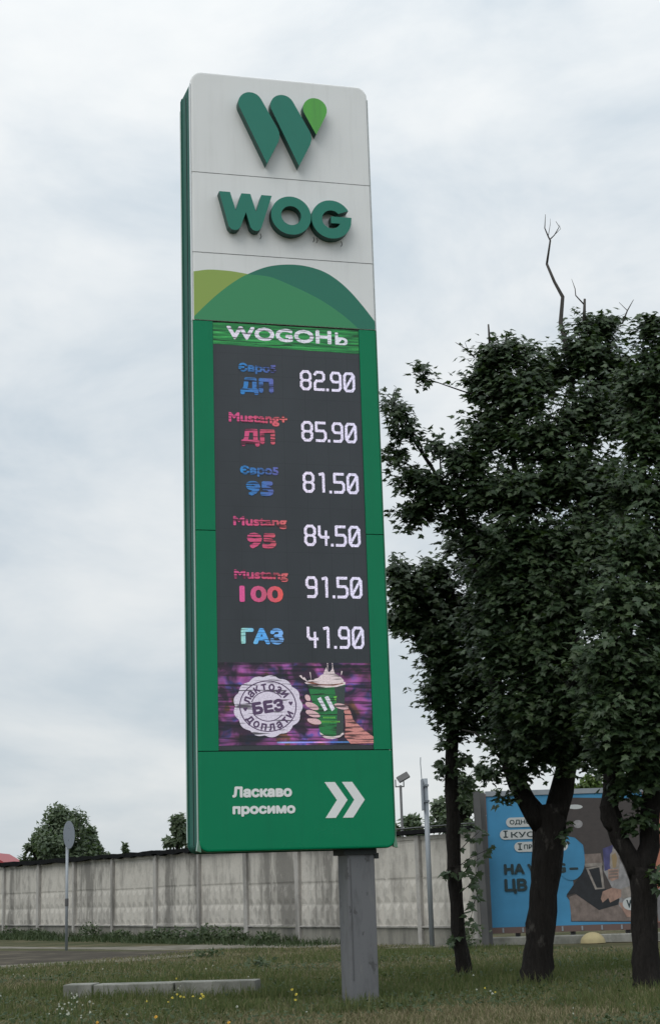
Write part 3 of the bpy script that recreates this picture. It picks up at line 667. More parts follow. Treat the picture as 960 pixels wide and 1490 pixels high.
b = MB(); b.box(-.10, X1-X0+.06, -.03, .14, Z0-.15, Z0-.002); b.build('frame_bottom', M_rust, B1)
b = MB(); b.box(-.002, X1-X0+.06, -.03, .16, Z1+.002, Z1+.13); b.build('frame_top', M_galv, B1)
b = MB(); b.box(X1-X0+.002, X1-X0+.09, -.04, .14, Z0-.001, Z1-.001); b.build('frame_side', M_rust, B1)
for k in range(8):
    b = MB(); b.box(.25+k*.5, .29+k*.5, -.045, -.032, Z0-.13, Z0-.02); b.build('frame_clip', M_galv, B1)
for k in range(6):
    b = MB(); b.box(-.09, -.01, -.07, -.052, .7+k*.5, .73+k*.5); b.build('frame_clip', M_galv, B1)
def bs(name, pts, m, yy, s=None):
    b = MB(); b.flat(lb([bp(*q_) for q_ in pts]), yy); return b.build(name, m, board)
R2 = lambda *pts: [(700+a/3.692, 1140+c/3.692) for a, c in pts]
bs('photo_area', R2((400,75),(905,80),(905,745),(480,742),(480,640),(455,605),(495,560),(490,500),(560,420),(545,330),(500,290),(470,285),(400,230)), poster_brown, -.004)
bs('photo_table', R2((470,610),(520,590),(600,650),(905,610),(905,738),(484,738)), P_table, -.006)
bs('ceiling_lamp', [(836+11*math.cos(a), 1174+3.4*math.sin(a)) for a in np.linspace(0, 6.28, 16)[:-1]], P_white, -.006)
bs('ceiling_lamp', [(840+7*math.cos(a), 1199+6*math.sin(a)) for a in np.linspace(0, 6.28, 16)[:-1]], P_grey, -.006)
bs('window_table', R2((545,430),(648,425),(650,440),(560,450)), P_pale, -.007); bs('far_shelf', R2((550,380),(640,375),(650,425),(552,428)), P_table, -.0065)
bs('figure_shirt', R2((655,375),(700,330),(760,440),(800,540),(800,720),(740,660),(700,560),(655,470)), P_grey, -.008)
bs('figure_sleeve', R2((650,350),(705,330),(690,460),(660,470)), P_violet, -.009)
bs('laptop', R2((455,600),(560,450),(655,560),(740,620),(735,650),(630,680),(500,590)), P_black, -.010)
bs('laptop_lid', R2((560,455),(645,440),(660,565),(610,570)), P_pale, -.0105); bs('laptop_screen', R2((575,462),(632,450),(648,560),(618,560)), P_black, -.011)
bs('wrap', R2((690,380),(715,350),(740,380),(740,470),(700,480),(688,440)), P_pale, -.011); bs('sandwich', R2((698,385),(718,372),(728,400),(722,450),(704,455)), P_bread, -.012)
bs('hand', R2((680,460),(735,460),(735,510),(700,525),(680,510)), P_skin, -.0125)
for k in range(3): bs('finger', R2((682,468+16*k),(732,464+16*k),(732,474+16*k),(684,479+16*k)), P_table, -.0135)
bs('hand', R2((640,620),(650,580),(700,560),(750,570),(750,610),(690,640),(680,615),(650,640)), P_skin, -.0125)
bs('cuff', R2((750,565),(830,540),(830,600),(755,620)), P_pale, -.013)
bs('bowl', R2((735,640),(900,640),(880,715),(780,718)), P_skin, -.0132)
bs('badge', [(917+12*math.cos(a), 1315+9.5*math.sin(a)) for a in np.linspace(0, 6.28, 24)[:-1]], P_white, -.0145)
def btext(body, x0, y0, x1, y1, m, yy, bold):
    a = bp(x0, y1); c_ = bp(x1, y0); return text('poster_lettering', body, (a[0]-X0, c_[0]-X0, a[1], c_[1]), m, board, yy, bold)
btext('W', 911, 1309, 923, 1321, P_ink, -.0152, .008)
# the blue bubble that overlaps the photo
cb = bp(829, 1250); b = MB(); b.flat(ell(cb[0]-X0, cb[1], .37, .53, 28), -.0148); b.build('blue_bubble', poster_blue, board)
def pill(x0, y0, x1, y1):
    a = bp(x0, y1); c_ = bp(x1, y0); r = (c_[1]-a[1])/2; zc = (a[1]+c_[1])/2
    b = MB(); b.flat(arc(a[0]-X0+r, zc, r, 90, 270, 10)+arc(c_[0]-X0-r, zc, r, -90, 90, 10), -.016); b.build('poster_pill', P_white, board)
pill(736, 1187.5, 815, 1204); pill(727, 1205, 820, 1222); pill(748, 1223, 825, 1240)
btext('ОДНОЧАСНО', 741, 1191, 808, 1201, P_ink, -.018, .004); btext('І', 732, 1208.5, 738, 1219, P_ink, -.018, .004); btext('КУСАТИ', 743, 1208.5, 814, 1219, P_ink, -.018, .004); btext('І', 753, 1227, 758.5, 1237, P_ink, -.018, .004); btext('ПРАЦЮВАТИ', 762, 1227, 820, 1237, P_ink, -.018, .004)
btext('НА WOG –', 733, 1254, 840, 1273, P_ink, -.018, .020); btext('ЦВ', 734, 1278, 766, 1301, P_ink, -.018, .020)
# legs
for x in (.6, 2.0, 3.4):
    b = MB(); b.box(x, x+.12, .14, .26, -.1, Z0+.4); b.build('leg', M_steel, B1)
# second board, orange
B2 = empty('billboard', (8.02, BY+.3, 0)); tag(B2, 'orange poster board at the right edge behind the forked tree', 'billboard')
b = MB(); b.box(0, 4.0, 0, .12, .42, 3.62); bo2 = b.build('board', P_orange, B2)
b = MB(); b.box(-.08, -.002, -.03, .14, .30, 3.70); b.build('frame_side', M_steel, B2)
b = MB(); b.box(-.08, 4.06, -.03, .14, .28, .418); b.build('frame_bottom', M_rust, B2)
b = MB(); b.flat([(0.02, .44), (.9, .44), (.9, 1.55), (.45, 1.5), (.02, 1.2)], -.004); b.build('grey_patch', P_grey, bo2)
for x in (.6, 3.2):
    b = MB(); b.box(x, x+.12, .14, .26, -.1, .8); b.build('leg', M_steel, B2)
# leaning steel posts at the left edge of the board
def beam(px0, py0, px1, py1, wpx, name, label, Y):
    a = at(px0, py0, Y); c_ = at(px1, py1, Y); a.z = -.1 if a.z < .3 else a.z
    o = empty(name, (a.x, Y, 0)); tag(o, label, 'post', 'steel posts left of the blue billboard')
    d = Vector((c_.x-a.x, 0, c_.z-a.z)); h = wpx/2/FPX*Y
    for (x0, x1, y0, y1, nm) in ((-h, h, -.10, -.085, 'flange'), (-h, h, .085, .10, 'flange'), (-.008, .008, -.084, .084, 'web')):
        v = []
        for z, off in ((0, 0), (1, 1)):
            for (x, y_) in ((x0, y0), (x1, y0), (x1, y1), (x0, y1)): v.append((x+d.x*off, y_, a.z+d.z*off))
        obj(nm, v, [(0,3,2,1),(4,5,6,7),(0,1,5,4),(1,2,6,5),(2,3,7,6),(3,0,4,7)], M_steel, o)
beam(706, 1362, 692, 1152, 9, 'steel_post', 'wide dark grey steel post leaning against the left edge of blue billboard', 40.5)
beam(713, 1361, 701, 1154, 6, 'steel_post', 'narrower dark post between wide leaning post and blue billboard', 40.9)
# yellow half-dome parking stop
b = MB(); rows_ = 6; n = 20; v = []; fs = []
for i in range(rows_+1):
    a = math.pi/2*i/rows_
    for k in range(n): v.append((.31*math.cos(a)*math.cos(2*math.pi*k/n), .31*math.cos(a)*math.sin(2*math.pi*k/n), .26*math.sin(a)))
for i in range(rows_):
    for k in range(n): fs.append((i*n+k, i*n+(k+1)%n, (i+1)*n+(k+1)%n, (i+1)*n+k))
pd = gnd(860, 1362); o = obj('concrete_dome', v, fs, M_ylw, None, True); o.location = (pd.x, pd.y-.3, .012)
pd = at(860, 1360, 40.9); o.location = (pd.x, 40.9, max(.016, pd.z)); tag(o, 'faded yellow concrete half dome in front of the blue billboard', 'bollard')
ped = MB(); ped.box(pd.x-2.9, pd.x+2.2, 41.15, 41.5, -.1, .20); tag(ped.build('kerb', M_kerb, None, bevel=.02), 'low concrete kerb under the blue billboard', 'kerb')
o.location = (pd.x, 40.75, .016)

# ------------------------------------------------------------------ kerb blocks in the grass
p0 = gnd(92, 1455); p1 = gnd(373, 1449); dv = (p1-p0); Lk = dv.length; ang = math.atan2(dv.y, dv.x)
cuts = [(0, .155, 'short kerb block at the left end of the sunken row', .215), (.16, .58, 'long middle kerb block of the sunken row in the grass', .205), (.585, 1.0, 'kerb block at the right end of the sunken row, nearest the pillar', .22)]
for a, c_, lab, h in cuts:
    b = MB(); b.box(0, (c_-a)*Lk-.012, 0, .42, -.15, h); o = b.build('kerb_block', M_kerb, None, bevel=.014)
    o.location = tuple(p0+dv*a); o.rotation_euler = (random.uniform(-.01, .01), random.uniform(-.006, .006), ang); tag(o, lab, 'kerb block', 'concrete kerb blocks sunk in the grass')

# ------------------------------------------------------------------ trees
MAPLE = [(0,0),(.10,.06),(.30,-.02),(.24,.16),(.50,.30),(.33,.36),(.36,.50),(.20,.46),(.16,.62),(0,1.0),(-.16,.62),(-.20,.46),(-.36,.50),(-.33,.36),(-.50,.30),(-.24,.16),(-.30,-.02),(-.10,.06)]
mv = np.array([(x, y, -.25*abs(x)-.12*y*y) for x, y in MAPLE] + [(0, .33, .02)]); nm = len(MAPLE)
mf = np.array([(i, (i+1) % nm, nm) for i in range(nm)])
SIMPLE = np.array([(0,0,0),(.28,.35,-.06),(0,1,-.12),(-.28,.35,-.06)]); SF = np.array([(0,1,2),(0,2,3)])
def frames(nrm, tip):
    nrm = nrm/np.linalg.norm(nrm, axis=1, keepdims=True); tip = tip-(tip*nrm).sum(1, keepdims=True)*nrm; tip /= np.linalg.norm(tip, axis=1, keepdims=True)+1e-9
    return np.stack([np.cross(tip, nrm), tip, nrm], 2)
def leaves_mesh(name, pos, Rm, size, tv, tf, m, parent=None):
    k = len(pos); V = (np.einsum('nij,vj->nvi', Rm, tv)*size[:, None, None]+pos[:, None, :]).reshape(-1, 3)
    Fc = (tf[None]+np.arange(k)[:, None, None]*len(tv)).reshape(-1, 3)
    me = bpy.data.meshes.new(name); me.vertices.add(len(V)); me.vertices.foreach_set('co', V.ravel())
    me.loops.add(Fc.size); me.loops.foreach_set('vertex_index', Fc.ravel().astype(np.int32)); me.polygons.add(len(Fc))
    me.polygons.foreach_set('loop_start', (np.arange(len(Fc))*3).astype(np.int32)); me.polygons.foreach_set('loop_total', np.full(len(Fc), 3, np.int32))
    me.update(calc_edges=True); me.validate(); me.materials.append(m)
    return link(bpy.data.objects.new(name, me), parent)
leafmesh = bpy.data.meshes.new('leaf'); leafmesh.from_pydata([tuple(p) for p in mv], [], [tuple(int(i) for i in f) for f in mf]); leafmesh.materials.append(M_leaf)

def wiggle(a, b, n, amp):
    a, b = Vector(a), Vector(b); L_ = (b-a).length; out = [a]
    for i in range(1, n):
        out.append(a.lerp(b, i/n)+Vector((random.uniform(-1,1), random.uniform(-1,1), random.uniform(-.5,.8)))*amp*L_)
    return out+[b]
def big_tree(name, base, label, trunk, limbs, clumps, Y, dens=1500, lsize=(.085, .155), nleafparts=280, extra_tubes=(), trunk_n=14):
    """trunk/limbs: lists of (px,py,depth offset,radius m); clumps: (px,py,rx,ry,depth offset[,density])"""
    T = empty(name, tuple(base)); tag(T, label, 'tree'); B0 = Vector(base)
    def W(p): return at(p[0], p[1], Y+p[2])-B0
    b = MB()
    def dens_path(path, amp=.012):
        P = [W(p) for p in path]; Rr = [p[3] for p in path]; o1, o2 = [], []
        for i in range(len(P)-1):
            n = max(2, int((P[i+1]-P[i]).length/.22))
            for k in range(n):
                s = k/n; q_ = P[i].lerp(P[i+1], s)+Vector((random.uniform(-1,1), random.uniform(-1,1), 0))*amp*(0 if k == 0 else 1); o1.append(q_); o2.append(Rr[i]*(1-s)+Rr[i+1]*s)
        return o1+[P[-1]], o2+[Rr[-1]]
    P, Rr = dens_path(trunk); b.tube(P, Rr, trunk_n, True, .11); b.build('trunk', M_bark, T, True)
    nodes = list(zip(P[len(P)//2:], Rr[len(P)//2:]))
    for l_ in limbs:
        P, Rr = dens_path(l_, .02); b = MB(); b.tube(P, Rr, 9, True, .08); b.build('limb', M_bark, T, True); nodes += list(zip(P, Rr))
    tw = MB(); POS, NR, TP, SZ = [], [], [], []
    for c in clumps:
        px, py, rx, ry, dz = c[:5]; dn = c[5] if len(c) > 5 else 1
        Cc = W((px, py, dz)); Yc = Y+dz; a, cz = rx/FPX*Yc*1.06, ry/FPX*Yc*1.06; dpt = max(.35, (a+cz)/2*.95)
        nn, nr = min(nodes, key=lambda q_: (q_[0]-Cc).length+(.8 if q_[0].z > Cc.z+.3 else 0))
        L_ = (nn-Cc).length; n = max(3, int(L_/.35)); path = wiggle(nn, Cc, n, .045); r1 = min(nr*.6, .022+.012*L_)
        tw.tube(path, [r1*(1-.6*i/n) for i in range(n+1)], 5, False)
        area = math.pi*a*cz; nleaf = int(area*dens*dn); ntw = max(4, nleaf//11)
        for k in range(ntw):
            d = Vector((random.gauss(0,1), random.gauss(0,1), random.gauss(0,1)+.15)).normalized(); rr = random.uniform(.35, 1.0)**.6*random.uniform(.8, 1.08); stray = random.random() < .22; rr = random.uniform(1.1, 1.42) if stray else rr
            tipp = Cc+Vector((d.x*a*rr, d.y*dpt*rr, d.z*cz*rr)); s0 = Cc.lerp(tipp, random.uniform(.05, .45))
            mid = s0.lerp(tipp, .5)+Vector((0, 0, random.uniform(0, .08)))
            if k % 3 == 0: tw.tube([Cc.lerp(path[-2], .3), s0, mid, tipp], [.012, .009, .006, .003], 3, False)
            else: tw.tube([s0, mid, tipp], [.008, .006, .003], 3, False)
            dr = (tipp-s0).normalized()
            for j in range(7 if stray else 11):
                s = random.uniform(.5 if stray else .25, 1.08); base_ = s0.lerp(tipp, s)+Vector((random.gauss(0,1), random.gauss(0,1), random.gauss(0,1)))*.055
                POS.append(base_); h = Vector((dr.x+random.gauss(0,.6), dr.y+random.gauss(0,.6), -.25+random.gauss(0,.35)))
                TP.append(h); NR.append(Vector((random.gauss(0,.5)+dr.x*.3, random.gauss(0,.5)-.45+dr.y*.2, .95))); SZ.append(random.uniform(*lsize))
    for path, rad in extra_tubes:
        P = [W(p) for p in path]; q_ = MB(); q_.tube(P, rad, 6, True, .1); q_.build('dead_branch', M_deadwood, T, True)
    tw.build('twigs', M_bark, T, kind='stuff')
    POS = np.array([tuple(p) for p in POS]); Rm = frames(np.array([tuple(p) for p in NR]), np.array([tuple(p) for p in TP])); SZ = np.array(SZ)
    # single leaves: the ones nearest the viewer's side of the crown
    Wd = POS+np.array(tuple(B0)); dist = np.linalg.norm(Wd-np.array([0,0,1.5]), axis=1)
    cand = np.argsort(dist)[:nleafparts*3]; sel = rng.choice(cand, min(nleafparts, len(cand)), replace=False); keep = np.ones(len(POS), bool); keep[sel] = False
    leaves_mesh('crown', POS[keep], Rm[keep], SZ[keep], mv, mf, M_leaf, T)['kind'] = 'stuff'
    for i in sel:
        o = bpy.data.objects.new('leaf', leafmesh); COL.objects.link(o); o.parent = T
        mm = Matrix([[float(Rm[i][r][c]*SZ[i]) for c in range(3)]+[float(POS[i][r])] for r in range(3)]+[[0,0,0,1]]); o.matrix_local = mm
    return T

# middle tree: fork at y=1180, its limbs carry the centre and the upper left of the foliage
Y2 = 25.5
big_tree('maple_tree', gnd(780, 1430), 'thickest dark maple, forked low, standing in front of the blue billboard',
    [(779,1440,0,.36),(780,1425,0,.275),(781,1405,0,.245),(784,1370,0,.225),(790,1300,0,.215),(796,1240,0,.235),(800,1195,0,.26),(798,1172,0,.24)],
    [[(790,1200,0,.19),(765,1165,0,.155),(742,1115,.1,.13),(728,1040,.2,.11),(715,960,.2,.10),(705,870,.1,.09),(690,800,0,.075),(668,740,-.2,.055),(640,700,-.3,.035)],
     [(802,1200,0,.21),(818,1150,0,.185),(826,1100,0,.16),(822,1000,.2,.13),(835,900,.3,.11),(850,790,.2,.09),(845,690,0,.07),(835,600,.1,.05),(828,520,.1,.035)],
     [(822,1010,.2,.10),(790,900,-.2,.08),(770,790,-.3,.065),(748,680,-.2,.05),(735,590,0,.03)],
     [(742,1120,.1,.09),(770,1040,-.5,.07),(780,940,-.7,.05)],
     [(845,700,0,.05),(870,600,.3,.04),(885,510,.4,.03)]],
    [(735,520,52,34,0),(700,560,34,40,.2),(760,575,60,50,-.2),(800,545,40,35,.4),(870,480,42,32,.3),(850,520,40,40,0),(885,540,50,45,.5),(905,600,55,50,.2),
     (720,625,50,42,0),(790,640,60,50,-.5),(850,610,50,50,-.3),(680,670,38,34,-.2),(640,715,42,34,-.3),(605,748,34,26,-.2),(595,700,26,20,-.3),(578,605,22,24,-.3,.8),(612,548,14,18,-.3,.8),(596,630,30,16,-.3,.8),(640,655,24,18,-.2,.7),(572,665,18,30,-.1,.7),(570,580,12,22,0,.6),
     (705,720,45,40,-.3),(760,720,60,50,-.6),(660,760,26,22,-.2,.8),(715,830,40,34,.2,.9),(700,900,34,36,.3,.8),(830,700,60,55,-.7),(700,790,42,34,0),(760,800,60,50,-.8),(840,790,60,55,-.9),(885,710,45,50,-.3),
     (730,870,50,45,-.6),(800,880,60,50,-1.0),(730,950,50,45,-.6),(800,960,60,50,-1.1),(860,880,50,55,-1.0),(760,1030,50,40,-.8),(780,930,90,80,.9,.8),(840,1010,80,70,.9,.8),(790,1080,70,45,.8,.7),(770,830,80,70,.8,.6),(870,800,70,80,.8,.6),(820,1040,55,42,-1.0),(770,1090,42,26,-.5),(840,1095,44,28,-.6),(730,1085,22,20,-.3,.7),(712,1125,28,12,-.3,.8),(755,1130,18,18,-.3,.7),(735,1165,14,10,-.2,.6),(818,1215,10,16,-.1,.4)],
    Y2, extra_tubes=[([(828,530,.1),(820,488,.1),(815,470,.1),(818,432,.1),(806,410,.1),(795,384,.1)], [.045,.04,.035,.03,.026,.022]),
                     ([(795,384,.1),(800,350,.1),(797,344,.1),(792,332,.1),(793,312,.1)], [.02,.014,.012,.009,.004]),
                     ([(799,349,.1),(806,342,.1),(813,330,.1),(808,322,.1)], [.011,.009,.007,.004]), ([(806,342,.1),(815,333,.1),(813,327,.1)], [.006,.004,.002]),
                     ([(797,344,.1),(800,326,.1),(800,318,.1)], [.006,.004,.002]),
                     ([(849,470,.1),(850,435,.1)], [.03,.02]), ([(850,444,.1),(837,430,.1),(836,420,.1),(831,406,.1)], [.012,.010,.007,.003]),
                     ([(735,505,0),(736,485,0)], [.02,.012]), ([(712,500,0),(710,472,0)], [.02,.014]), ([(690,520,0),(678,508,0),(662,498,0)], [.012,.009,.004]), ([(680,509,0),(676,498,0)], [.006,.003]),
                     
                     ([(738,1115,.1),(715,1088,.1),(690,1066,.1),(672,1062,.1)], [.03,.024,.018,.010])])
# thin tree
Y1 = 27.5
big_tree('maple_tree', gnd(675, 1421), 'slender dark maple with a thin straight trunk between post and billboard',
    [(676,1430,0,.19),(674,1414,0,.140),(673,1400,0,.128),(669,1370,0,.118),(662,1290,0,.118),(659,1220,0,.12),(657,1150,0,.118),(656,1100,0,.11),(658,1050,0,.10)],
    [[(657,1060,0,.09),(655,1000,0,.075),(640,930,0,.06),(620,880,0,.045)], [(656,1010,0,.07),(680,950,.1,.055),(690,890,.1,.035)]],
    [(700,835,38,36,.1,.9),(665,800,24,26,.1,.8),(705,1010,30,40,.2,.9),(720,1050,24,24,.2,.8),(650,960,40,30,.2,.9),(600,860,38,38,0),(580,835,20,30,.1),(590,905,32,34,0),(640,880,44,44,.2),(630,835,30,22,.1),(640,930,46,38,-.1),(690,900,40,44,.2),(665,975,44,34,.0),(640,1000,30,24,-.1),(690,1010,34,36,.1),(660,1045,36,26,0),(632,1020,20,14,0,.7),(690,1060,20,14,0,.6),
     (655,1078,18,14,0,.7),(672,1140,13,10,-.1,.45),(645,1118,8,12,-.1,.4),(672,1105,10,16,-.1,.5)],
    Y1, nleafparts=240, trunk_n=10)
# shoots with loose leaves low on the thin trunk
# right tree, closest
Y3 = 23.2
big_tree('maple_tree', gnd(941, 1442), 'forked dark maple at the right edge with a cut stub on its left limb',
    [(942,1453,0,.30),(941,1436,0,.225),(940,1420,0,.195),(938,1380,0,.18),(936,1320,0,.175),(934,1280,0,.195),(934,1262,0,.20)],
    [[(930,1275,0,.15),(912,1240,0,.135),(893,1200,0,.13),(886,1175,0,.135),(888,1130,.1,.12),(893,1060,.2,.11),(905,980,.2,.09),(915,880,.1,.07),(930,780,0,.05),(935,680,0,.035)],
     [(934,1275,0,.165),(944,1230,0,.150),(947,1170,0,.145),(952,1110,0,.135),(965,1020,.1,.11),(985,920,.2,.09),(1000,800,.2,.07),(1010,700,.2,.05)],
     [(892,1205,-.02,.10),(880,1190,-.03,.075),(876,1172,-.04,.05)]],
    [(945,478,26,24,.2),(960,520,36,34,.2),(925,560,36,40,.3),(965,580,45,50,.2),(940,640,50,50,.1),(990,660,50,60,.3),(930,720,55,50,-.2),(985,750,55,60,0),
     (920,800,55,50,-.5),(980,840,60,60,-.3),(910,880,60,50,-.8),(970,930,60,60,-.5),(890,960,60,50,-.9),(950,1010,60,55,-.8),(880,1040,50,45,-.9),(930,1080,55,40,-.8),(985,1090,50,50,-.4),(890,1100,40,28,-.5),
     (930,1000,70,80,.9,.8),(935,1090,60,45,.8,.8),(1040,620,60,60,.2),(1060,740,70,70,.1),(1060,860,70,70,.1),(1050,980,70,70,0),(1110,800,70,90,.3),(1030,530,40,40,.4),(945,1130,40,24,-.5),(905,1150,22,22,-.3,.6),(925,1195,26,26,-.15,.45),(958,1275,12,26,-.6,.5)],
    Y3, extra_tubes=[([(905,470,.2),(912,452,.2),(921,436,.2)], [.014,.010,.004]), ([(912,452,.2),(900,440,.2)], [.006,.003]), ([(925,560,.2),(945,540,.2),(965,545,.2)], [.014,.012,.008])])

# loose shoots with leaves along the thin trunk
def shoots():
    o = bpy.data.objects
    T = [q_ for q_ in COL.objects if q_.name == 'maple_tree.001'][0]; B0 = Vector(T.location)
    spec = [((672,1345),(684,1340),(690,1310)), ((670,1330),(686,1325),(697,1292)), ((668,1300),(682,1288),(694,1270)), ((664,1290),(680,1262),(698,1248)), ((665,1262),(684,1248),(712,1235)), ((664,1262),(652,1262),(646,1272)),
            ((666,1240),(680,1225),(697,1210)), ((664,1215),(675,1208),(690,1200)), ((657,1130),(645,1118),(638,1108)), ((660,1150),(675,1140),(688,1120)), ((661,1120),(672,1112),(678,1104)), ((672,1350),(664,1362),(655,1370)), ((660,1180),(670,1170),(678,1150))]
    for P in spec:
        W_ = [at(p[0], p[1], Y1-.12)-B0 for p in P]; b = MB(); b.tube(W_, [.008, .006, .003], 4, False); b.build('shoot', M_bark, T)
        for s in (.35, .55, .7, .85, 1.0, 1.08):
            q_ = (W_[0].lerp(W_[1], s*2) if s < .5 else W_[1].lerp(W_[2], (s-.5)*2))+Vector((random.uniform(-.07,.07), random.uniform(-.1,.1), random.uniform(-.08,.04)))
            Rm = frames(np.array([[random.gauss(0,.4), -.7+random.gauss(0,.4), .7]]), np.array([[random.gauss(0,.8), -.2, -.7]]))[0]; sz = random.uniform(.13, .21)
            l_ = bpy.data.objects.new('leaf', leafmesh); COL.objects.link(l_); l_.parent = T
            l_.matrix_local = Matrix([[float(Rm[r][c]*sz) for c in range(3)]+[float(q_[r])] for r in range(3)]+[[0,0,0,1]])
shoots()

# far trees beyond the wall
def far_tree(px, py_top, wpx, Y, label, m=None, n=3200, sz=.34, open_=False):
    n = int(n*2.6); sz *= .8
    top = at(px, py_top, Y); H = top.z; rw = wpx/2/FPX*Y*1.35
    T = empty('leafy_tree', (top.x, Y, 0)); tag(T, label, 'tree', 'trees beyond the concrete wall')
    b = MB(); b.tube([(0,0,-.2),(.1,0,H*.35),(0,.1,H*.7),(.05,0,H*.92)], [.28,.2,.12,.04], 8); b.build('trunk', M_bark, T, True)
    P = []; C_ = []
    z0 = H*.35
    for k in range(44 if not open_ else 22):
        z = random.uniform(z0, H*.97); f2 = math.sin(min(1, max(.12, (H-z)/(H-z0)*1.05))*math.pi*.62)**.7
        a = random.uniform(0, 6.28); r = rw*f2*random.uniform(.1, .9); C_.append((r*math.cos(a), r*math.sin(a), z, rw*random.uniform(.15, .30)))
    C_.append((0, 0, H-rw*.2, rw*.22))
    C_ = np.array(C_); idx = rng.integers(0, len(C_), n); d = rng.normal(size=(n,3)); d /= np.linalg.norm(d, axis=1, keepdims=True); rr = rng.uniform(.35, 1.1, (n,1))
    pos = C_[idx, :3]+d*rr*C_[idx, 3:4]; nr = d*.5+rng.normal(size=(n,3))*.5+np.array([0,-.1,.6]); tp = rng.normal(size=(n,3))
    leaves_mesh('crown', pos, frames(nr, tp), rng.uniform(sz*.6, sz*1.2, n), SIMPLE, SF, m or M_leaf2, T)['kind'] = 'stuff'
    tb = MB()
    for c in C_: tb.tube([(0,0,max(z0*.9, c[2]-rw*.7)), (c[0]*.5, c[1]*.5, c[2]-rw*.2), tuple(c[:3])], [.07,.05,.02], 4, False)
    tb.build('branches', M_bark, T)
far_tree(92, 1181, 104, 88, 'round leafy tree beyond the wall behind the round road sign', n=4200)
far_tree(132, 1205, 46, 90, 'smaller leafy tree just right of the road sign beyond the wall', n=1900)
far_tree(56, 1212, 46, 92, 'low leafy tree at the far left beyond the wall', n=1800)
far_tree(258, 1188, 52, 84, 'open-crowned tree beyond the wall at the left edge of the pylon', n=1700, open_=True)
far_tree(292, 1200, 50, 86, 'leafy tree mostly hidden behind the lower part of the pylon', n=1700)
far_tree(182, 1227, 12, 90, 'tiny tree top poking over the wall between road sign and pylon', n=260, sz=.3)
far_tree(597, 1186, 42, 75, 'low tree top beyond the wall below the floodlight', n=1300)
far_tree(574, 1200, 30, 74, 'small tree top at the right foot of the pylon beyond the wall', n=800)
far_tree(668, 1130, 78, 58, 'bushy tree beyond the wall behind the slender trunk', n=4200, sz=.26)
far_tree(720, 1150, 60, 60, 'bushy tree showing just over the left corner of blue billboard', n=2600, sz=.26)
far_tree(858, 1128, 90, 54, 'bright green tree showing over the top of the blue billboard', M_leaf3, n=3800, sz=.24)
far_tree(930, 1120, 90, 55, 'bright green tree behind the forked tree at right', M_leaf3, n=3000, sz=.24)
# red-roofed house
hp = at(6, 1240, 110); H_ = empty('house', (hp.x-4.5, 110, 0)); tag(H_, 'house with a red roof showing over the wall at the far left', 'house')
b = MB(); b.box(-4, 4, 0, 7, 0, 3.1); b.build('walls', M_house, H_)
b = MB(); b.prism([(-5.2, 2.95), (5.9, 2.95), (4.6, 3.9), (3.4, 4.62), (-3.0, 4.62)], -.4, 7.4); b.build('roof', M_redroof, H_)
for k in range(9):
    b = MB(); b.box(-2.6+k*.7, -2.56+k*.7, -.45, -.40, 3.0, 4.55); b.build('roof_seam', M_redroof, H_)
for x in (-2.2, 1.2):
    b = MB(); b.box(x, x+1.1, -.05, -.003, 1.0, 2.3); b.build('window', M_lampglass, H_)

# ------------------------------------------------------------------ grass and weeds
def blades(name, pos, h, wd, m, lean=.35, tri=True):
    n = len(pos); a = rng.uniform(0, 2*np.pi, n); side = np.stack([np.cos(a), np.sin(a), np.zeros(n)], 1)*wd[:, None]
    ln = rng.normal(size=(n, 2))*lean*h[:, None]; mid = pos+np.stack([ln[:,0]*.35, ln[:,1]*.35, h*.6], 1); tip = pos+np.stack([ln[:,0], ln[:,1], h], 1)
    V = np.stack([pos-side, pos+side, mid+side*.7, mid-side*.7, tip], 1).reshape(-1, 3); o = np.arange(n)[:, None]*5
    T3 = np.concatenate([o+[0,1,2], o+[0,2,3], o+[3,2,4]], 0).astype(np.int32)
    me = bpy.data.meshes.new(name); me.vertices.add(len(V)); me.vertices.foreach_set('co', V.ravel()); me.loops.add(T3.size); me.loops.foreach_set('vertex_index', T3.ravel())
    me.polygons.add(len(T3)); me.polygons.foreach_set('loop_start', (np.arange(len(T3))*3).astype(np.int32)); me.polygons.foreach_set('loop_total', np.full(len(T3), 3, np.int32))
    me.update(calc_edges=True); me.materials.append(m); ob = link(bpy.data.objects.new(name, me)); ob['kind'] = 'stuff'; return ob
def npn(x, y, s, seed=0):   # cheap smooth patchiness
    return (np.sin(x*s+seed)*np.cos(y*s*.7+seed*1.7)+np.sin(x*s*2.3+y*s*1.9+seed*2.1)*.5+np.sin(x*s*.45-y*s*.8+seed*3.3)*.8)/2.3
def infrustum(x, y, mg=2.0): return np.abs(x) < y*.215+mg
def scatter(n, y0, y1, p=1.6):
    yy = y0+(y1-y0)*rng.random(n)**p; xx = rng.uniform(-1, 1, n)*(yy*.215+2.0); return xx, yy
road_far = lambda x: np.interp(x, [-14,-10,-7.7,-6.3,-5,-3.2], [36,36.3,37.2,39.2,41.5,44])
x, yv = scatter(190000, 16.5, 44, 1.75)
wallY = 67.751 + (x+13.894)*(-.83733/.5467)
ok = (yv < wallY-.3) & ~((yv > 40.6) & (x > 2.2)) & ~((yv > road_far(x)-.3) & (x < -2.6))
ok &= ~((x > -4.4) & (x < -1.4) & (np.abs(yv-p0.y-.21-(x-p0.x)*dv.y/dv.x) < .26))
x, yv = x[ok], yv[ok]; pt = npn(x, yv, .9, 1); z = np.zeros_like(x)
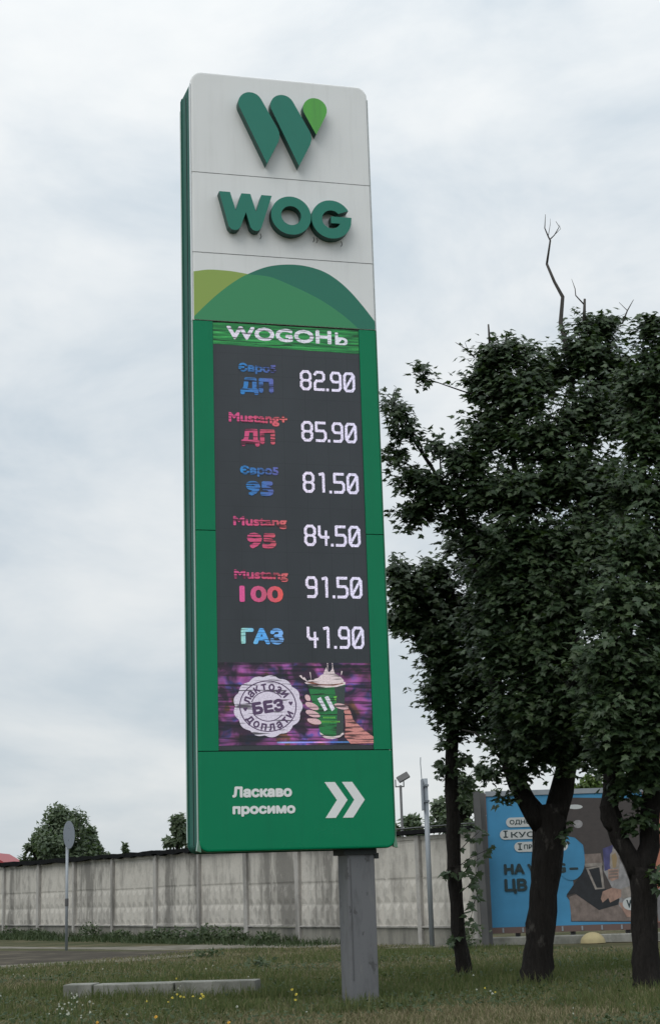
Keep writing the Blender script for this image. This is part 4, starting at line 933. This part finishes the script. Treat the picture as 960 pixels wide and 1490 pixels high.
h = np.clip(.072+.045*pt+rng.normal(0, .022, len(x)), .02, .24)*np.where((np.abs(x-.25) < .7) & (yv > 20.8) & (yv < 22.3), .5, 1.0); dry = (rng.random(len(x)) < np.clip(.26+.55*npn(x, yv, .7, 4)+np.where(yv < 20.2+.5*np.sin(x*1.3), .5, 0)+np.where((yv > 27.5) & (x < 0), .2, 0), .04, .85))
wd = rng.uniform(.003, .007, len(x))*np.sqrt(yv/20)
P = np.stack([x, yv, z], 1)
blades('grass', P[~dry], h[~dry], wd[~dry], M_grass); blades('dry_grass', P[dry], h[dry]*.8, wd[dry], M_drygrass, .6)
# taller tufts: pillar foot, round the kerb, patches
tx, ty = [], []
for cx, cy, r, n in [(.3,22.3,.45,260), (-3.0,24.3,.8,700), (-3.4,26.6,1.1,900), (-3.0,25.1,.5,260), (-1.2,25.6,.3,250), (2.0,27.4,.35,300), (2.9,25.2,.5,500), (4.1,22.9,.45,500)]+[(random.uniform(-5,5), random.uniform(19,30), random.uniform(.2,.6), 260) for _ in range(46)]:
    tx.append(cx+rng.normal(0, r, n)); ty.append(cy+rng.normal(0, r*.7, n))
x, yv = np.concatenate(tx), np.concatenate(ty); P = np.stack([x, yv, 0*x], 1)
blades('tall_grass', P, np.clip(rng.normal(.13, .05, len(x)), .05, .28), rng.uniform(.004, .008, len(x)), M_grass, .3)
n = 26000; x, yv = scatter(n, 17.5, 36, 1.5); k_ = (npn(x, yv, 1.3, 9)+rng.normal(0, .25, n) > .25) & ~((x < -1.2) & (yv > 25) & (yv < 27)) & ~((x < -2.6) & (yv > road_far(x)-.3)); x, yv = x[k_], yv[k_]; n = len(x)
ob = leaves_mesh('ground_weeds', np.stack([x, yv, rng.uniform(.02, .13, n)], 1), frames(rng.normal(size=(n,3))*.4+[0,-.25,.9], rng.normal(size=(n,3))), rng.uniform(.03, .085, n), SIMPLE, SF, M_weed); ob['kind'] = 'stuff'
# weeds along the wall foot
s = rng.uniform(-8, 27, 15000); s = s[rng.random(len(s)) < np.clip(.35+.6*npn(s, s*0, .9, 2)+.25*(s < 19), .08, 1)]; off = .2+rng.random(len(s))**1.3*1.9
x = WA.x+WD.x*s+WN.x*off; yv = WA.y+WD.y*s+WN.y*off; P = np.stack([x, yv, 0*x], 1)
hh = np.clip((.30+.28*npn(s, s*0, 1.7, 5))*rng.uniform(.5, 1.2, len(s))*(1-.22*off)*.85, .06, .7)
blades('weeds', P, hh, rng.uniform(.010, .022, len(s)), M_weed, .35)
def bush_clumps():
    C_ = []
    for s_, off_, r, hgt in [(20.4,.7,.45,.5),(19.2,.8,.5,.55),(18.2,.7,.4,.45),(9.8,.6,.45,.6),(12.3,.6,.4,.35),(2.4,.6,.5,.4),(5.2,.7,.5,.35),(-.3,.7,.6,.6),(22.6,.8,.4,.3),(15.2,.7,.5,.42),(16.6,.7,.5,.45)]:
        p = wallp(s_, off_); n = 260; a = rng.uniform(0, 6.28, n); rr = r*np.sqrt(rng.random(n)); zz = hgt*rng.random(n)*(1-.5*(rr/r)**2)
        C_.append(np.stack([p[0]+rr*np.cos(a), p[1]+rr*np.sin(a), zz+.03], 1))
    P = np.concatenate(C_); n = len(P); ob = leaves_mesh('undergrowth', P, frames(rng.normal(size=(n,3))*.5+[0,-.3,.8], rng.normal(size=(n,3))), rng.uniform(.08, .17, n), SIMPLE, SF, M_weed); ob['kind'] = 'stuff'
bush_clumps()
# small weed at the foot of the slim post
def weed_plant(p, r, h_, n, label):
    P = np.stack([rng.normal(0, r*.5, n), rng.normal(0, r*.4, n), rng.random(n)*h_], 1); T = empty('weed_plant', p); tag(T, label, 'plant')
    leaves_mesh('leaves', P, frames(rng.normal(size=(n,3))*.5+[0,-.4,.7], rng.normal(size=(n,3))), rng.uniform(.08, .15, n), SIMPLE, SF, M_weed, T)['kind'] = 'stuff'
    b = MB()
    for k in range(5): b.tube([(0,0,-.02), (random.uniform(-r,r)*.6, random.uniform(-r,r)*.4, h_*.9)], [.008,.003], 4)
    b.build('stems', M_stem, T)
weed_plant((3.0, 39.6, 0), .35, .62, 150, 'leafy weed at the foot of the slim post by the slender tree')
weed_plant((-1.75, 33.5, 0), .3, .16, 60, 'low dark weed clump on the grass left of the pillar')
weed_plant((-3.25, 39.5, 0), .4, .2, 70, 'low weed clump at the edge of the footpath')

# flowers
def flower_mesh(kind):
    b = MB(); m2 = {'yellow': M_yellow, 'white': M_petal, 'orange': M_orange}[kind]; r = {'yellow': .018, 'white': .014, 'orange': .024}[kind]
    v = []; fs = []; n = 9
    for i in range(n):
        a0, a1 = 2*math.pi*i/n, 2*math.pi*(i+.75)/n
        k = len(v); v += [(0,0,.012), (r*math.cos(a0), r*math.sin(a0), .004), (r*1.1*math.cos((a0+a1)/2), r*1.1*math.sin((a0+a1)/2), 0), (r*math.cos(a1), r*math.sin(a1), .004)]; fs += [(k, k+1, k+2, k+3)]
    k = len(v); v += [(r*.5*math.cos(a), r*.5*math.sin(a), .010) for a in np.linspace(0, 5.24, 6)]+[(0,0,.026)]; fs += [(k+i, k+(i+1)%6, k+6) for i in range(6)]
    me = bpy.data.meshes.new('flower_head'); me.from_pydata(v, [], fs); me.materials.append(m2); return me
b = MB(); b.tube([(0,0,0),(.01,.0,.5),(0,.01,1)], [.005,.004,.003], 4); stem_o = b.build('stem', M_stem); stem_me = stem_o.data; bpy.data.objects.remove(stem_o)
FM = {k: flower_mesh(k) for k in ('yellow', 'white', 'orange')}
FL = {'yellow': ('yellow_flower', 'small yellow dandelion flower standing in the grass', 'dandelions in the grass'), 'white': ('white_flower', 'tiny white wildflower standing in the grass', 'white wildflowers in the grass'), 'orange': ('orange_flower', 'larger orange-yellow flower low at the front edge of grass', 'orange flowers at the front')}
def flower(px, py, kind, hgt, sc=1.0):
    p = gnd(px, py, hgt)
    T = empty(FL[kind][0], (p.x, p.y, 0)); tag(T, FL[kind][1], 'flower', FL[kind][2])
    share('stem', stem_me, T, (0,0,0), (0,0,random.uniform(0,6)), (1,1,hgt)); share('flower_head', FM[kind], T, (0,0,hgt), (random.uniform(.3,1.1), 0, random.uniform(-.6,.6)), (sc,sc,sc))
for q_ in [(257,1424),(251,1452),(268,1451),(263,1450),(281,1450),(294,1447),(296,1450),(214,1457),(245,1458),(425,1440),(431,1447),(430,1455),(705,1438),(720,1444),(292,1453),(258,1447)]: flower(q_[0], q_[1], 'yellow', random.uniform(.14, .24), random.uniform(.6, 1.1))
flower(227, 1480, 'orange', .12, .9); flower(142, 1488, 'orange', .12, .7); flower(333, 1488, 'orange', .12, .8)
for k in range(44):
    a = (random.gauss(98, 14), random.gauss(1466, 9)) if k < 26 else (random.gauss(115, 8), random.gauss(1452, 4)) if k < 34 else (random.uniform(0, 960), random.uniform(1412, 1480))
    flower(a[0], min(a[1], 1482), 'white', random.uniform(.14, .26), random.uniform(.55, 1.1))
for q_ in [(693,1440),(713,1442),(716,1446),(670,1400),(654,1398),(530,1418),(300,1410),(310,1405),(150,1410),(20,1418),(35,1420),(263,1435),(345,1465),(260,1438)]: flower(q_[0], q_[1], 'white', .16, random.uniform(.7, 1.1))
